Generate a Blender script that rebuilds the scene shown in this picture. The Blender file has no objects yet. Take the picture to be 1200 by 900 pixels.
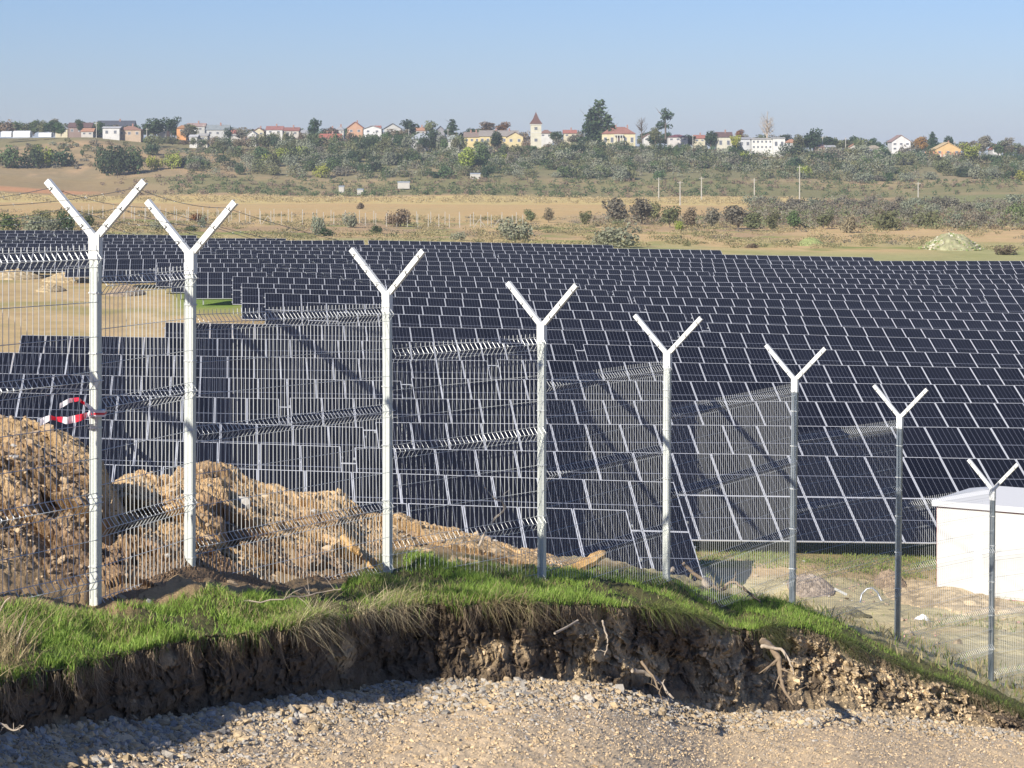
import bpy, math, random
import numpy as np
from mathutils import Vector, Matrix, Euler

random.seed(7); rng = np.random.default_rng(7)
scene = bpy.context.scene
PI = math.pi

# ------------------------------------------------------------------ camera
F = 2700.0                  # focal length in pixels of the 1200 px wide photograph
CZ = 12.0                   # camera height in the world
cam_d = bpy.data.cameras.new("camera"); cam = bpy.data.objects.new("camera", cam_d)
scene.collection.objects.link(cam); scene.camera = cam
cam_d.sensor_width = 36; cam_d.lens = 36 * F / 1200
cam_d.shift_y = -250 / 1200
cam_d.clip_start = 0.1; cam_d.clip_end = 20000
cam.location = (0, 0, CZ); cam.rotation_euler = (PI / 2, 0, 0)

# ------------------------------------------------------------------ world, sun, exposure
SUN_AZ = math.atan2(-0.52, -0.854)       # direction towards the sun in plan (x, y) = (sin, cos)
SUN_EL = math.radians(29)
world = bpy.data.worlds.new("World"); scene.world = world; world.use_nodes = True
nt = world.node_tree; nt.nodes.clear()
sky = nt.nodes.new("ShaderNodeTexSky"); sky.sky_type = 'NISHITA'; sky.sun_disc = False
sky.sun_elevation = SUN_EL; sky.sun_rotation = SUN_AZ
sky.air_density = 1.0; sky.dust_density = 0.45; sky.ozone_density = 9.0; sky.altitude = 0
bg = nt.nodes.new("ShaderNodeBackground"); bg.inputs[1].default_value = 0.080
wo = nt.nodes.new("ShaderNodeOutputWorld")
tn = nt.nodes.new("ShaderNodeMix"); tn.data_type = 'RGBA'; tn.blend_type = 'MULTIPLY'; tn.inputs[0].default_value = 1; tn.inputs[7].default_value = (1.10, .93, .97, 1)
nt.links.new(sky.outputs[0], tn.inputs[6]); nt.links.new(tn.outputs[2], bg.inputs[0]); nt.links.new(bg.outputs[0], wo.inputs[0])
sl = bpy.data.lights.new("sun", 'SUN'); sl.energy = 5.0; sl.angle = math.radians(0.5); sl.color = (1.0, 0.93, 0.82)
so = bpy.data.objects.new("sun", sl); scene.collection.objects.link(so)
sdir = Vector((math.sin(SUN_AZ) * math.cos(SUN_EL), math.cos(SUN_AZ) * math.cos(SUN_EL), math.sin(SUN_EL)))
so.rotation_euler = sdir.to_track_quat('Z', 'Y').to_euler(); so.location = (-20, -30, 40)
scene.view_settings.view_transform = 'Standard'; scene.view_settings.look = 'None'
scene.view_settings.exposure = 0.62; scene.view_settings.gamma = 1.0
scene.cycles.max_bounces = 5; scene.cycles.diffuse_bounces = 2; scene.cycles.transparent_max_bounces = 4

# ------------------------------------------------------------------ helpers
col = scene.collection
def W(x, y, Z):
    return Vector(((x - 600) * Z / F, Z, CZ - (y - 200) * Z / F))

def hash2(ix, iy, s):
    n = (ix.astype(np.int64) * 374761393 + iy.astype(np.int64) * 668265263 + s * 974634777) & 0xffffffff
    n = ((n ^ (n >> 13)) * 1274126177) & 0xffffffff
    return ((n ^ (n >> 16)) & 0xffff) / 65535.0
def vnoise(x, y, s=0):
    x = np.asarray(x, float); y = np.asarray(y, float)
    ix = np.floor(x); iy = np.floor(y); fx = x - ix; fy = y - iy
    fx = fx * fx * (3 - 2 * fx); fy = fy * fy * (3 - 2 * fy)
    a = hash2(ix, iy, s); b = hash2(ix + 1, iy, s); c = hash2(ix, iy + 1, s); d = hash2(ix + 1, iy + 1, s)
    return (a * (1 - fx) + b * fx) * (1 - fy) + (c * (1 - fx) + d * fx) * fy * 1.0
def fbm(x, y, o=4, s=0):
    v = 0; a = 0.5; t = 0
    for i in range(o):
        v = v + a * vnoise(x, y, s + i * 17); t += a; x = x * 2.03 + 11.3; y = y * 2.03 + 7.7; a *= 0.5
    return v / t

def worley(x, y, s=0):
    ix = np.floor(x); iy = np.floor(y); best = np.full(np.shape(x), 9.0); cid = np.zeros(np.shape(x))
    for dx in (-1, 0, 1):
        for dy in (-1, 0, 1):
            cx = ix + dx; cy = iy + dy; px_ = cx + hash2(cx, cy, s); py_ = cy + hash2(cx, cy, s + 7)
            dd = (x - px_) ** 2 + (y - py_) ** 2; m_ = dd < best; best = np.where(m_, dd, best); cid = np.where(m_, hash2(cx, cy, s + 13), cid)
    return np.sqrt(best), cid
def mesh_np(name, verts, faces, cols=None, smooth=False, uvs=None):
    """faces: (n,3) or (n,4) array, or a list of arrays"""
    me = bpy.data.meshes.new(name)
    verts = np.asarray(verts, dtype=np.float32)
    fl = faces if isinstance(faces, list) else [faces]
    fl = [np.asarray(f, dtype=np.int32) for f in fl if len(f)]
    me.vertices.add(len(verts)); me.vertices.foreach_set("co", verts.ravel())
    nl = sum(f.size for f in fl); npoly = sum(len(f) for f in fl)
    me.loops.add(nl); me.polygons.add(npoly)
    li = np.concatenate([f.ravel() for f in fl])
    tot = np.concatenate([np.full(len(f), f.shape[1], dtype=np.int32) for f in fl])
    st = np.concatenate([[0], np.cumsum(tot)[:-1]]).astype(np.int32)
    me.loops.foreach_set("vertex_index", li); me.polygons.foreach_set("loop_start", st)
    me.polygons.foreach_set("loop_total", tot)
    me.update(calc_edges=True)
    me.polygons.foreach_set("use_smooth", np.full(npoly, bool(smooth)))
    if cols is not None:
        at = me.color_attributes.new("tint", 'FLOAT_COLOR', 'POINT')
        c = np.ones((len(verts), 4), dtype=np.float32); c[:, :3] = cols
        at.data.foreach_set("color", c.ravel())
    if uvs is not None:
        uv = me.uv_layers.new(name="uv"); uv.data.foreach_set("uv", np.asarray(uvs, dtype=np.float32)[li].ravel())
    return me

def link(name, me, mats=(), parent=None, loc=None, rot=None):
    o = bpy.data.objects.new(name, me); col.objects.link(o)
    if me is not None and mats and not me.materials:
        for m in (mats if isinstance(mats, (list, tuple)) else [mats]): me.materials.append(m)
    if parent: o.parent = parent
    if loc is not None: o.location = loc
    if rot is not None: o.rotation_euler = rot
    return o
def tag(o, label=None, cat=None, group=None, kind=None):
    if label: o["label"] = label
    if cat: o["category"] = cat
    if group: o["group"] = group
    if kind: o["kind"] = kind
    return o
def empty(name, loc=(0, 0, 0), rz=0.0):
    o = bpy.data.objects.new(name, None); col.objects.link(o); o.location = loc; o.rotation_euler = (0, 0, rz)
    o.empty_display_size = 0.3
    return o

class MB:
    """collects shapes into one mesh"""
    def __init__(s): s.v = []; s.f = []; s.m = []
    def add(s, vs, fs, mi=0):
        n = len(s.v); s.v += [tuple(v) for v in vs]; s.f += [tuple(i + n for i in f) for f in fs]; s.m += [mi] * len(fs)
    def box(s, c, d, mi=0, M=None):
        x, y, z = d[0] / 2, d[1] / 2, d[2] / 2
        vs = [Vector((c[0] + a * x, c[1] + b * y, c[2] + e * z)) for e in (-1, 1) for a, b in ((-1, -1), (1, -1), (1, 1), (-1, 1))]
        if M is not None: vs = [M @ v for v in vs]
        s.add(vs, [(3, 2, 1, 0), (4, 5, 6, 7), (0, 1, 5, 4), (1, 2, 6, 5), (2, 3, 7, 6), (3, 0, 4, 7)], mi)
    def tube(s, pts, rad, n=6, mi=0, cap=True):
        pts = [Vector(p) for p in pts]; rs = rad if isinstance(rad, (list, tuple)) else [rad] * len(pts)
        base = len(s.v); up = Vector((0.13, 0.21, 1)).normalized()
        for i, p in enumerate(pts):
            t = (pts[min(i + 1, len(pts) - 1)] - pts[max(i - 1, 0)]).normalized()
            a = t.cross(up)
            if a.length < 1e-3: a = t.cross(Vector((1, 0, 0)))
            a.normalize(); b = t.cross(a)
            for k in range(n):
                q = 2 * PI * k / n; s.v.append(tuple(p + (a * math.cos(q) + b * math.sin(q)) * rs[i]))
        for i in range(len(pts) - 1):
            for k in range(n):
                k2 = (k + 1) % n
                s.f.append((base + i * n + k, base + i * n + k2, base + (i + 1) * n + k2, base + (i + 1) * n + k)); s.m.append(mi)
        if cap:
            s.f.append(tuple(base + k for k in range(n))); s.m.append(mi)
            s.f.append(tuple(base + (len(pts) - 1) * n + k for k in reversed(range(n)))); s.m.append(mi)
    def mesh(s, name, mats, smooth=False):
        me = bpy.data.meshes.new(name); me.from_pydata(s.v, [], s.f)
        for m in (mats if isinstance(mats, (list, tuple)) else [mats]): me.materials.append(m)
        me.polygons.foreach_set("material_index", s.m)
        if smooth: me.polygons.foreach_set("use_smooth", [True] * len(s.f))
        me.update(); return me
    def build(s, name, mats, parent=None, smooth=False, loc=None, rot=None):
        return link(name, s.mesh(name, mats, smooth), (), parent, loc, rot)

# ------------------------------------------------------------------ materials
def mat(name, color=(.5, .5, .5), rough=.7, metal=0.0, noise=None, bump=None, tint=False, objrand=0.0, spec=None, trans=0.0, coord='Object'):
    """noise: list of (scale, amount, colour) blended over the base; bump: list of (scale, strength, distance)"""
    m = bpy.data.materials.new(name); m.use_nodes = True; t = m.node_tree; N = t.nodes; L = t.links
    b = N["Principled BSDF"]; b.inputs["Roughness"].default_value = rough; b.inputs["Metallic"].default_value = metal
    if spec is not None: b.inputs["Specular IOR Level"].default_value = spec
    tc = N.new("ShaderNodeTexCoord")
    if tint:
        a = N.new("ShaderNodeAttribute"); a.attribute_name = "tint"; cur = a.outputs["Color"]
    else:
        r = N.new("ShaderNodeRGB"); r.outputs[0].default_value = (*color, 1); cur = r.outputs[0]
    for i, (sc, amt, c2) in enumerate(noise or []):
        n = N.new("ShaderNodeTexNoise"); n.inputs["Scale"].default_value = sc; n.inputs["Detail"].default_value = 5; n.inputs["Roughness"].default_value = .65
        L.new(tc.outputs[coord], n.inputs["Vector"])
        rp = N.new("ShaderNodeValToRGB"); rp.color_ramp.elements[0].position = .42; rp.color_ramp.elements[1].position = .66
        rp.color_ramp.elements[0].color = (0, 0, 0, 1); rp.color_ramp.elements[1].color = (amt, amt, amt, 1)
        L.new(n.outputs[0], rp.inputs[0])
        mx = N.new("ShaderNodeMix"); mx.data_type = 'RGBA'; mx.blend_type = 'MULTIPLY' if c2 == 'mul' else 'MIX'
        L.new(rp.outputs[0], mx.inputs[0]); L.new(cur, mx.inputs[6])
        mx.inputs[7].default_value = (.45, .45, .45, 1) if c2 == 'mul' else (*c2, 1)
        cur = mx.outputs[2]
    if objrand:
        oi = N.new("ShaderNodeObjectInfo"); hs = N.new("ShaderNodeHueSaturation")
        mr = N.new("ShaderNodeMapRange"); mr.inputs[3].default_value = 1 - objrand; mr.inputs[4].default_value = 1 + objrand
        L.new(oi.outputs["Random"], mr.inputs[0]); L.new(mr.outputs[0], hs.inputs["Value"]); L.new(cur, hs.inputs["Color"])
        mr2 = N.new("ShaderNodeMapRange"); mr2.inputs[3].default_value = .5 - objrand * .09; mr2.inputs[4].default_value = .5 + objrand * .09
        ml = N.new("ShaderNodeMath"); ml.operation = 'MULTIPLY'; ml.inputs[1].default_value = 7.31
        fr = N.new("ShaderNodeMath"); fr.operation = 'FRACT'
        L.new(oi.outputs["Random"], ml.inputs[0]); L.new(ml.outputs[0], fr.inputs[0]); L.new(fr.outputs[0], mr2.inputs[0]); L.new(mr2.outputs[0], hs.inputs["Hue"])
        cur = hs.outputs[0]
    L.new(cur, b.inputs["Base Color"])
    prev = None
    for sc, st, di in (bump or []):
        n = N.new("ShaderNodeTexNoise"); n.inputs["Scale"].default_value = sc; n.inputs["Detail"].default_value = 6; n.inputs["Roughness"].default_value = .7
        L.new(tc.outputs[coord], n.inputs["Vector"])
        bp = N.new("ShaderNodeBump"); bp.inputs["Strength"].default_value = st; bp.inputs["Distance"].default_value = di
        L.new(n.outputs[0], bp.inputs["Height"])
        if prev: L.new(prev, bp.inputs["Normal"])
        prev = bp.outputs[0]
    if prev: L.new(prev, b.inputs["Normal"])
    if trans:
        tr = N.new("ShaderNodeBsdfTranslucent"); mxs = N.new("ShaderNodeMixShader"); mxs.inputs[0].default_value = trans
        L.new(cur, tr.inputs[0]); L.new(b.outputs[0], mxs.inputs[1]); L.new(tr.outputs[0], mxs.inputs[2])
        L.new(mxs.outputs[0], N["Material Output"].inputs[0])
    return m

M = {}
M['terrain'] = mat('terrain', tint=True, rough=.95, spec=.1, noise=[(.25, .25, 'mul'), (2.5, .22, 'mul')], bump=[(1.2, .5, .3)])
M['verge'] = mat('verge soil', tint=True, rough=.95, spec=.1, noise=[(6, .3, 'mul'), (30, .35, 'mul')], bump=[(25, .8, .03), (90, .5, .01)])
M['gravel'] = mat('gravel dirt', tint=True, rough=.95, spec=.15, noise=[(9, .25, (.36, .29, .21)), (70, .3, 'mul')], bump=[(60, .5, .010), (200, .35, .003)])
M['bank'] = mat('bank soil', tint=True, rough=.95, spec=.1, noise=[(8, .6, 'mul'), (45, .5, 'mul')], bump=[(14, .9, .04), (70, .9, .015)])
M['heap'] = mat('heap soil', tint=True, rough=.95, spec=.1, noise=[(5, .25, (.36, .27, .18)), (40, .35, 'mul')], bump=[(16, .8, .035), (70, .8, .015)])
M['stone'] = mat('stone', tint=True, rough=.9, spec=.2, noise=[(60, .4, 'mul')])
M['grass'] = mat('grass blade', tint=True, rough=.55, spec=.3, trans=.3)
M['white_paint'] = mat('white coated steel', (.68, .69, .66), .38, noise=[(6, .25, (.62, .64, .62))], bump=[(120, .05, .001)])
M['cream_post'] = mat('galvanised post', (.58, .61, .56), .42, .15, noise=[(9, .4, (.50, .54, .52)), (60, .2, 'mul')])
M['dark_post'] = mat('dark zinc post', (.30, .35, .40), .38, .75, noise=[(4, .6, (.12, .16, .20)), (50, .3, 'mul')])  # darker, bluer and more metallic zinc, used from the sixth post on
M['wire'] = mat('galvanised wire', (.52, .54, .53), .42, .15)
M['barb'] = mat('barbed wire steel', (.22, .24, .25), .5, .6)
M['slot'] = mat('dark slot', (.05, .05, .05), .8)
M['alu'] = mat('aluminium frame', (.62, .64, .68), .4, .25)
M['steel'] = mat('galvanised structure', (.42, .44, .46), .45, .6)
M['backsheet'] = mat('backsheet', (.35, .36, .37), .6)
M['container'] = mat('white sheet metal', (.47, .475, .46), .5, noise=[(1.2, .2, (.72, .72, .69))], bump=[(3, .05, .01)])
M['roofing'] = mat('pale roof sheet', (.50, .51, .53), .55)
M['container_trim'] = mat('red brown trim', (.35, .13, .12), .6)
M['container_grey'] = mat('pale grey panel', (.66, .69, .72), .5)
M['concrete'] = mat('concrete', (.42, .40, .35), .9, noise=[(3, .5, 'mul')])
M['bark'] = mat('bark', (.13, .105, .085), .9, noise=[(6, .6, 'mul')])
M['palebark'] = mat('pale branch', (.42, .35, .27), .85, noise=[(20, .5, 'mul')])
M['root'] = mat('root', (.24, .18, .12), .9, noise=[(30, .5, 'mul')])
M['wood'] = mat('splintered timber', (.55, .33, .12), .75, noise=[(18, .6, 'mul'), (5, .5, (.62, .45, .24))], bump=[(40, .8, .02)])
M['tape_red'] = mat('red tape', (.75, .03, .06), .35, trans=.25)
M['tape_white'] = mat('white tape', (.82, .78, .80), .35, trans=.25)
def leafmat(name, c, r=.28): 
    M[name] = mat(name, c, .7, spec=.15, noise=[(.9, .55, 'mul'), (5, .4, tuple(min(1, q * 1.7) for q in c))], objrand=r, trans=.18)
leafmat('leaf_dark', (.050, .078, .036)); leafmat('leaf_green', (.085, .125, .050)); leafmat('leaf_olive', (.145, .155, .075))
leafmat('leaf_yellow', (.27, .30, .06), .2); leafmat('leaf_grey', (.20, .215, .15), .2); leafmat('leaf_brown', (.19, .15, .10), .25)
leafmat('leaf_purple', (.18, .168, .125), .2); leafmat('leaf_silver', (.27, .28, .19), .12); leafmat('leaf_rust', (.23, .12, .045), .25)
leafmat('leaf_straw', (.33, .275, .15), .2)

def panel_mat():
    m = bpy.data.materials.new('solar glass'); m.use_nodes = True; t = m.node_tree; N = t.nodes; L = t.links
    b = N["Principled BSDF"]; b.inputs["Roughness"].default_value = .28; b.inputs["Specular IOR Level"].default_value = .13
    uv = N.new("ShaderNodeUVMap"); uv.uv_map = "uv"; sp = N.new("ShaderNodeSeparateXYZ"); L.new(uv.outputs[0], sp.inputs[0])
    def line(sock, period, width):
        a = N.new("ShaderNodeMath"); a.operation = 'PINGPONG'; a.inputs[1].default_value = period / 2; L.new(sock, a.inputs[0])
        c = N.new("ShaderNodeMath"); c.operation = 'LESS_THAN'; c.inputs[1].default_value = width; L.new(a.outputs[0], c.inputs[0]); return c.outputs[0]
    v = line(sp.outputs[0], .182, .0055)
    ab = N.new("ShaderNodeMath"); ab.operation = 'ABSOLUTE'; L.new(sp.outputs[1], ab.inputs[0])
    h = N.new("ShaderNodeMath"); h.operation = 'LESS_THAN'; h.inputs[1].default_value = .011; L.new(ab.outputs[0], h.inputs[0])
    v2 = N.new("ShaderNodeMath"); v2.operation = 'MULTIPLY'; v2.inputs[1].default_value = .55; L.new(v, v2.inputs[0])
    mxm = N.new("ShaderNodeMath"); mxm.operation = 'MAXIMUM'; L.new(v2.outputs[0], mxm.inputs[0]); L.new(h.outputs[0], mxm.inputs[1])
    ns = N.new("ShaderNodeTexNoise"); ns.inputs["Scale"].default_value = .9; tc = N.new("ShaderNodeTexCoord"); L.new(tc.outputs["Object"], ns.inputs["Vector"])
    oi = N.new("ShaderNodeObjectInfo")
    c0 = N.new("ShaderNodeMix"); c0.data_type = 'RGBA'; c0.inputs[6].default_value = (.0055, .0062, .0105, 1); c0.inputs[7].default_value = (.011, .012, .019, 1)
    ad = N.new("ShaderNodeMath"); ad.operation = 'MULTIPLY_ADD'; ad.inputs[1].default_value = .6; L.new(oi.outputs["Random"], ad.inputs[0]); 
    ns2 = N.new("ShaderNodeMath"); ns2.operation = 'MULTIPLY'; ns2.inputs[1].default_value = .5; L.new(ns.outputs[0], ns2.inputs[0]); L.new(ns2.outputs[0], ad.inputs[2])
    L.new(ad.outputs[0], c0.inputs[0])
    c1 = N.new("ShaderNodeMix"); c1.data_type = 'RGBA'; c1.inputs[7].default_value = (.24, .26, .32, 1)
    L.new(mxm.outputs[0], c1.inputs[0]); L.new(c0.outputs[2], c1.inputs[6]); L.new(c1.outputs[2], b.inputs["Base Color"])
    return m
M['glass_pv'] = panel_mat()

# ------------------------------------------------------------------ terrain heights (depth below the eye)
TAN = math.tan(math.radians(7.5)); Z00, PITCH = 48.0, 9.2
def rowZ(p, k): return (Z00 + PITCH * k) / (1 - p / F * TAN)
DROP = 2.5
ctrl = []
def rowctrl(p, d):
    for k, h in d.items(): ctrl.append((p, rowZ(p, k), h + DROP))
rowctrl(-587, {0: 6.55, 1: 7.0, 2: 7.5, 3: 7.85, 5: 8.02, 6: 7.97, 7: 7.83})
rowctrl(-570, {19: 7.85, 22: 7.75, 23: 7.6, 25: 7.38, 26: 7.32})
rowctrl(-450, {1: 7.11, 2: 7.6, 3: 7.97, 4: 8.07, 5: 8.13, 6: 8.12, 7: 8.0, 18: 8.05, 20: 7.93, 22: 7.88, 24: 7.7, 25: 7.66})
rowctrl(-310, {0: 6.74, 1: 7.2, 2: 7.8, 3: 8.14, 4: 8.29, 5: 8.27, 6: 8.23, 7: 8.12, 8: 7.99, 11: 7.8, 12: 7.95, 13: 8.1, 14: 8.03, 15: 8.0, 16: 8.12, 17: 8.0, 18: 7.95, 20: 7.85, 23: 7.81})
rowctrl(-60, {0: 6.9, 1: 7.47, 2: 8.1, 3: 8.41, 4: 8.53, 5: 8.55, 6: 8.54, 7: 8.41, 8: 8.24, 9: 8.22, 10: 8.19, 11: 8.27, 12: 8.39, 13: 8.47, 14: 8.49, 15: 8.54, 16: 8.53, 17: 8.46, 18: 8.45, 19: 8.38, 20: 8.25, 21: 8.17, 22: 8.11, 23: 8.07})
rowctrl(115, {0: 7.02, 1: 7.56, 22: 8.54, 23: 8.47}); rowctrl(400, {21: 9.25})
rowctrl(530, {2: 8.35, 3: 8.63, 4: 8.74, 5: 8.84, 6: 8.95, 7: 9.05, 8: 9.07, 9: 9.22, 10: 9.29, 11: 9.38, 12: 9.38, 13: 9.36, 14: 9.3, 15: 9.42, 16: 9.46, 17: 9.49, 18: 9.42, 19: 9.37, 20: 9.39})
# ledge and fence line, then the slope down to the field
for x, y, Z in [(-80, 796, 9.6), (0, 797, 10.3), (112, 775, 11.4), (112, 698, 13.3), (222, 672, 14.4), (300, 742, 13.3), (454, 668, 16.8), (454, 710, 15.4), (600, 706, 16.3),
                (635, 678, 18.1), (750, 712, 18.1), (782, 680, 20.3), (850, 733, 20.0), (929, 712, 23.1), (930, 733, 21.1), (1000, 757, 21.8), (1052, 752, 25.5),
                (1060, 782, 22.5), (1120, 802, 23.2), (1162, 800, 26.9), (1200, 834, 23.7), (1300, 858, 24.3)]:
    ctrl.append((x - 600, Z, (y - 200) * Z / F))
for p, Z, h in [(-640, 14, 2.2), (-620, 18, 2.9), (-620, 26, 4.6), (-600, 36, 7.6), (-380, 19, 2.95), (-380, 26, 4.8), (-380, 36, 7.7), (-140, 20.5, 3.25), (-140, 27, 4.9), (-140, 37, 7.9),
                (35, 21, 3.55), (35, 28, 5.2), (35, 38, 8.2), (180, 22.5, 3.95), (180, 29, 5.6), (180, 38, 8.0), (200, 50, 10.1), (330, 28, 5.4), (330, 36, 7.2), (330, 45, 8.75), (330, 55, 10.1),
                (450, 30, 6.1), (450, 36, 7.25), (450, 45, 8.9), (450, 58, 10.55), (560, 31, 6.7), (560, 38, 7.75), (560, 48, 9.3), (560, 58, 10.75),
                (700, 26, 6.2), (700, 40, 8.3), (700, 60, 10.9)]:
    ctrl.append((p, Z, h))
# beyond the field: y on the photograph at a few columns
prof = {300: 291, 335: 284, 400: 266, 480: 254, 600: 242, 720: 232, 790: 219}
for p in (-900, -500, -200, 100, 400, 900):
    for Z, y in prof.items():
        yy = y + (0.010 * p if Z < 420 else 0.004 * p) * (1 if abs(p) < 600 else .8)
        if p < -300 and Z < 500: yy -= 4
        ctrl.append((p, Z, (yy - 200) * Z / F))
    edge = np.interp(p, [-600, -400, -300, -100, 30, 150, 300, 500, 600, 700], [161, 164, 168, 170, 171, 174, 177, 182, 186, 188])
    for Z, f in ((830, .28), (865, .62), (900, 1.0)):
        yy = 212 + (edge + 2 - 212) * f; ctrl.append((p, Z, (yy - 200) * Z / F))
    for Z, dy in ((960, 1.0), (1200, 2.0), (2000, 3.0), (4500, 4.0), (12000, 5.0)):
        ctrl.append((p, Z, (edge - 1 - 200) * 960 / F))
C = np.array(ctrl)
def emb(p, Z): return np.stack([np.asarray(p) / 260.0, np.log(np.asarray(Z)) * 3.2], -1)
E = emb(C[:, 0], C[:, 1])
def tps(r2): return np.where(r2 > 1e-12, r2 * np.log(np.maximum(r2, 1e-12)) * .5, 0)
def tps_fit(E, val, lam):
    n = len(E); K = tps(((E[:, None] - E[None]) ** 2).sum(-1)) + lam * np.eye(n)
    P = np.hstack([np.ones((n, 1)), E]); A = np.block([[K, P], [P.T, np.zeros((3, 3))]])
    return np.linalg.solve(A, np.concatenate([val, np.zeros(3)]))
WT = tps_fit(E, C[:, 2] / C[:, 1], 2e-3)             # fitted as a slope, so far points do not dominate
def ground_h(X, Y):
    X = np.atleast_1d(np.asarray(X, float)); Y = np.atleast_1d(np.asarray(Y, float)); sh = X.shape
    Zc = np.clip(Y.ravel(), 6, 20000); p = np.clip(X.ravel() / Zc * F, -1100, 1100); out = np.empty(len(p))
    for i in range(0, len(p), 20000):
        q = emb(p[i:i + 20000], Zc[i:i + 20000])
        r = tps(((q[:, None] - E[None]) ** 2).sum(-1))
        out[i:i + 20000] = r @ WT[:-3] + WT[-3] + q @ WT[-2:]
    return (out * Zc).reshape(sh)
def gz(X, Y): return CZ - float(ground_h(X, Y)[0])

# lip and foot of the bank (photo x, photo y, depth)
LIP = np.array([(-250, 812, 8.4), (-100, 800, 9.5), (0, 797, 10.3), (60, 785, 10.9), (112, 772, 11.4), (200, 754, 12.4), (300, 742, 13.3), (380, 728, 14.3), (454, 711, 15.4), (600, 706, 16.3), (700, 708, 17.3), (780, 720, 18.6), (830, 734, 19.6),
                (870, 734, 20.1), (930, 734, 21.1), (1000, 757, 21.8), (1060, 782, 22.5), (1120, 803, 23.2), (1200, 834, 23.7), (1300, 856, 24.3), (1500, 890, 25.1)])
FOOT = np.array([(-250, 880, 8.25), (-100, 880, 9.35), (0, 873, 10.15), (60, 863, 10.75), (112, 857, 11.2), (200, 850, 12.15), (300, 832, 13.05), (380, 818, 14.0), (454, 806, 15.1), (600, 800, 15.95), (700, 804, 16.95), (780, 822, 18.1), (830, 838, 18.95),
                 (870, 842, 19.2), (930, 838, 20.0), (1000, 834, 20.7), (1060, 846, 21.45), (1120, 855, 22.15), (1200, 862, 22.9), (1300, 870, 24.0), (1500, 895, 24.9)])
def curve(T, x): return np.interp(x, T[:, 0], T[:, 1]), np.interp(x, T[:, 0], T[:, 2])
def smooth_curve(T, x):
    ys = 0; zs = 0
    for o, w in ((-26, .25), (0, .5), (26, .25)):
        a, b = curve(T, x + o); ys = ys + a * w; zs = zs + b * w
    return ys, zs
def lipZ(x): return smooth_curve(LIP, x)[1] + .26 * (fbm(x / 27.0, x * 0 + 3, 3, 5) - .5) + .12 * (fbm(x / 8.0, x * 0 + 9, 2, 6) - .5)

# columns in photo pixels: fine in view, coarse outside
xs_f = np.concatenate([np.linspace(-250, -20, 40), np.linspace(-18, 1218, 780), np.linspace(1222, 1500, 44)])
nx = len(xs_f)
lz = lipZ(xs_f); fy, fz = smooth_curve(FOOT, xs_f)
lh = ground_h((xs_f - 600) / F * lz, lz); fh = (fy - 200) * fz / F
def gridfaces(nr, nc):
    a = (np.arange(nr - 1)[:, None] * nc + np.arange(nc - 1)[None]).ravel()
    return np.stack([a, a + 1, a + nc + 1, a + nc], 1)
# --- gravel track: from the foot of the bank to under the camera
rows = 260; t = np.linspace(0, 1, rows)[:, None]
Zg = np.where(t < .75, (fz + .12) + (7.8 - fz) * (t / .75), 7.92 + (3.0 - 7.92) * (t - .75) / .25)
Xg = (xs_f - 600) / F * Zg
hfoot = fh; sl_ = (hfoot - 2.3) / fz
hg = 2.3 + sl_ * Zg
nz = fbm(Xg * 1.1, Zg * .9, 3, 40) - .5; n2 = fbm(Xg * 7, Zg * 6, 3, 50) - .5; n3 = fbm(Xg * 26, Zg * 22, 2, 60) - .5
rise = np.clip(1 - (fz - Zg) / 1.1, 0, 1) ** 2 * .016 * (0.4 + 1.2 * fbm(Xg * 2, Zg * 2, 2, 70))
zg = CZ - hg + nz * .05 + n2 * .03 + n3 * .011 + rise + np.clip(1.2 - (fz - Zg) / 1.6, .25, 1) * ((lambda w: (w[1] - .5) * .022 - w[0] * .012)(worley(Xg * 13, Zg * 11, 66)) + (np.abs(fbm(Xg * 9, Zg * 8, 3, 67) - .5)) * .03)
shade = fbm(Xg * 1.6, Zg * 1.3, 4, 80)
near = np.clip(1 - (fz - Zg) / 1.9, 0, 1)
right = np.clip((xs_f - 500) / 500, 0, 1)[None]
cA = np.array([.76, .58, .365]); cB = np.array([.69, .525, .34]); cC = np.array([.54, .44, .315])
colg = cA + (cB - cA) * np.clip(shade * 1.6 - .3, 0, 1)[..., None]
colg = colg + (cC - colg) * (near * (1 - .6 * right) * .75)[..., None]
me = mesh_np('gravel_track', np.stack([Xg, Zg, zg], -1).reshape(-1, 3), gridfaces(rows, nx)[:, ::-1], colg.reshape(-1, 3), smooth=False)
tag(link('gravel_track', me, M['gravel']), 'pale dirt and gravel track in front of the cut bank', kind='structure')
def track_z(X, Z):
    x = X / Z * F + 600; a, b = smooth_curve(FOOT, x); h = 2.3 + ((a - 200) * b / F - 2.3) / b * Z
    return CZ - h + (fbm(X * 1.1, Z * .9, 3, 40) - .5) * .05 + (fbm(X * 7, Z * 6, 3, 50) - .5) * .03

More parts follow.
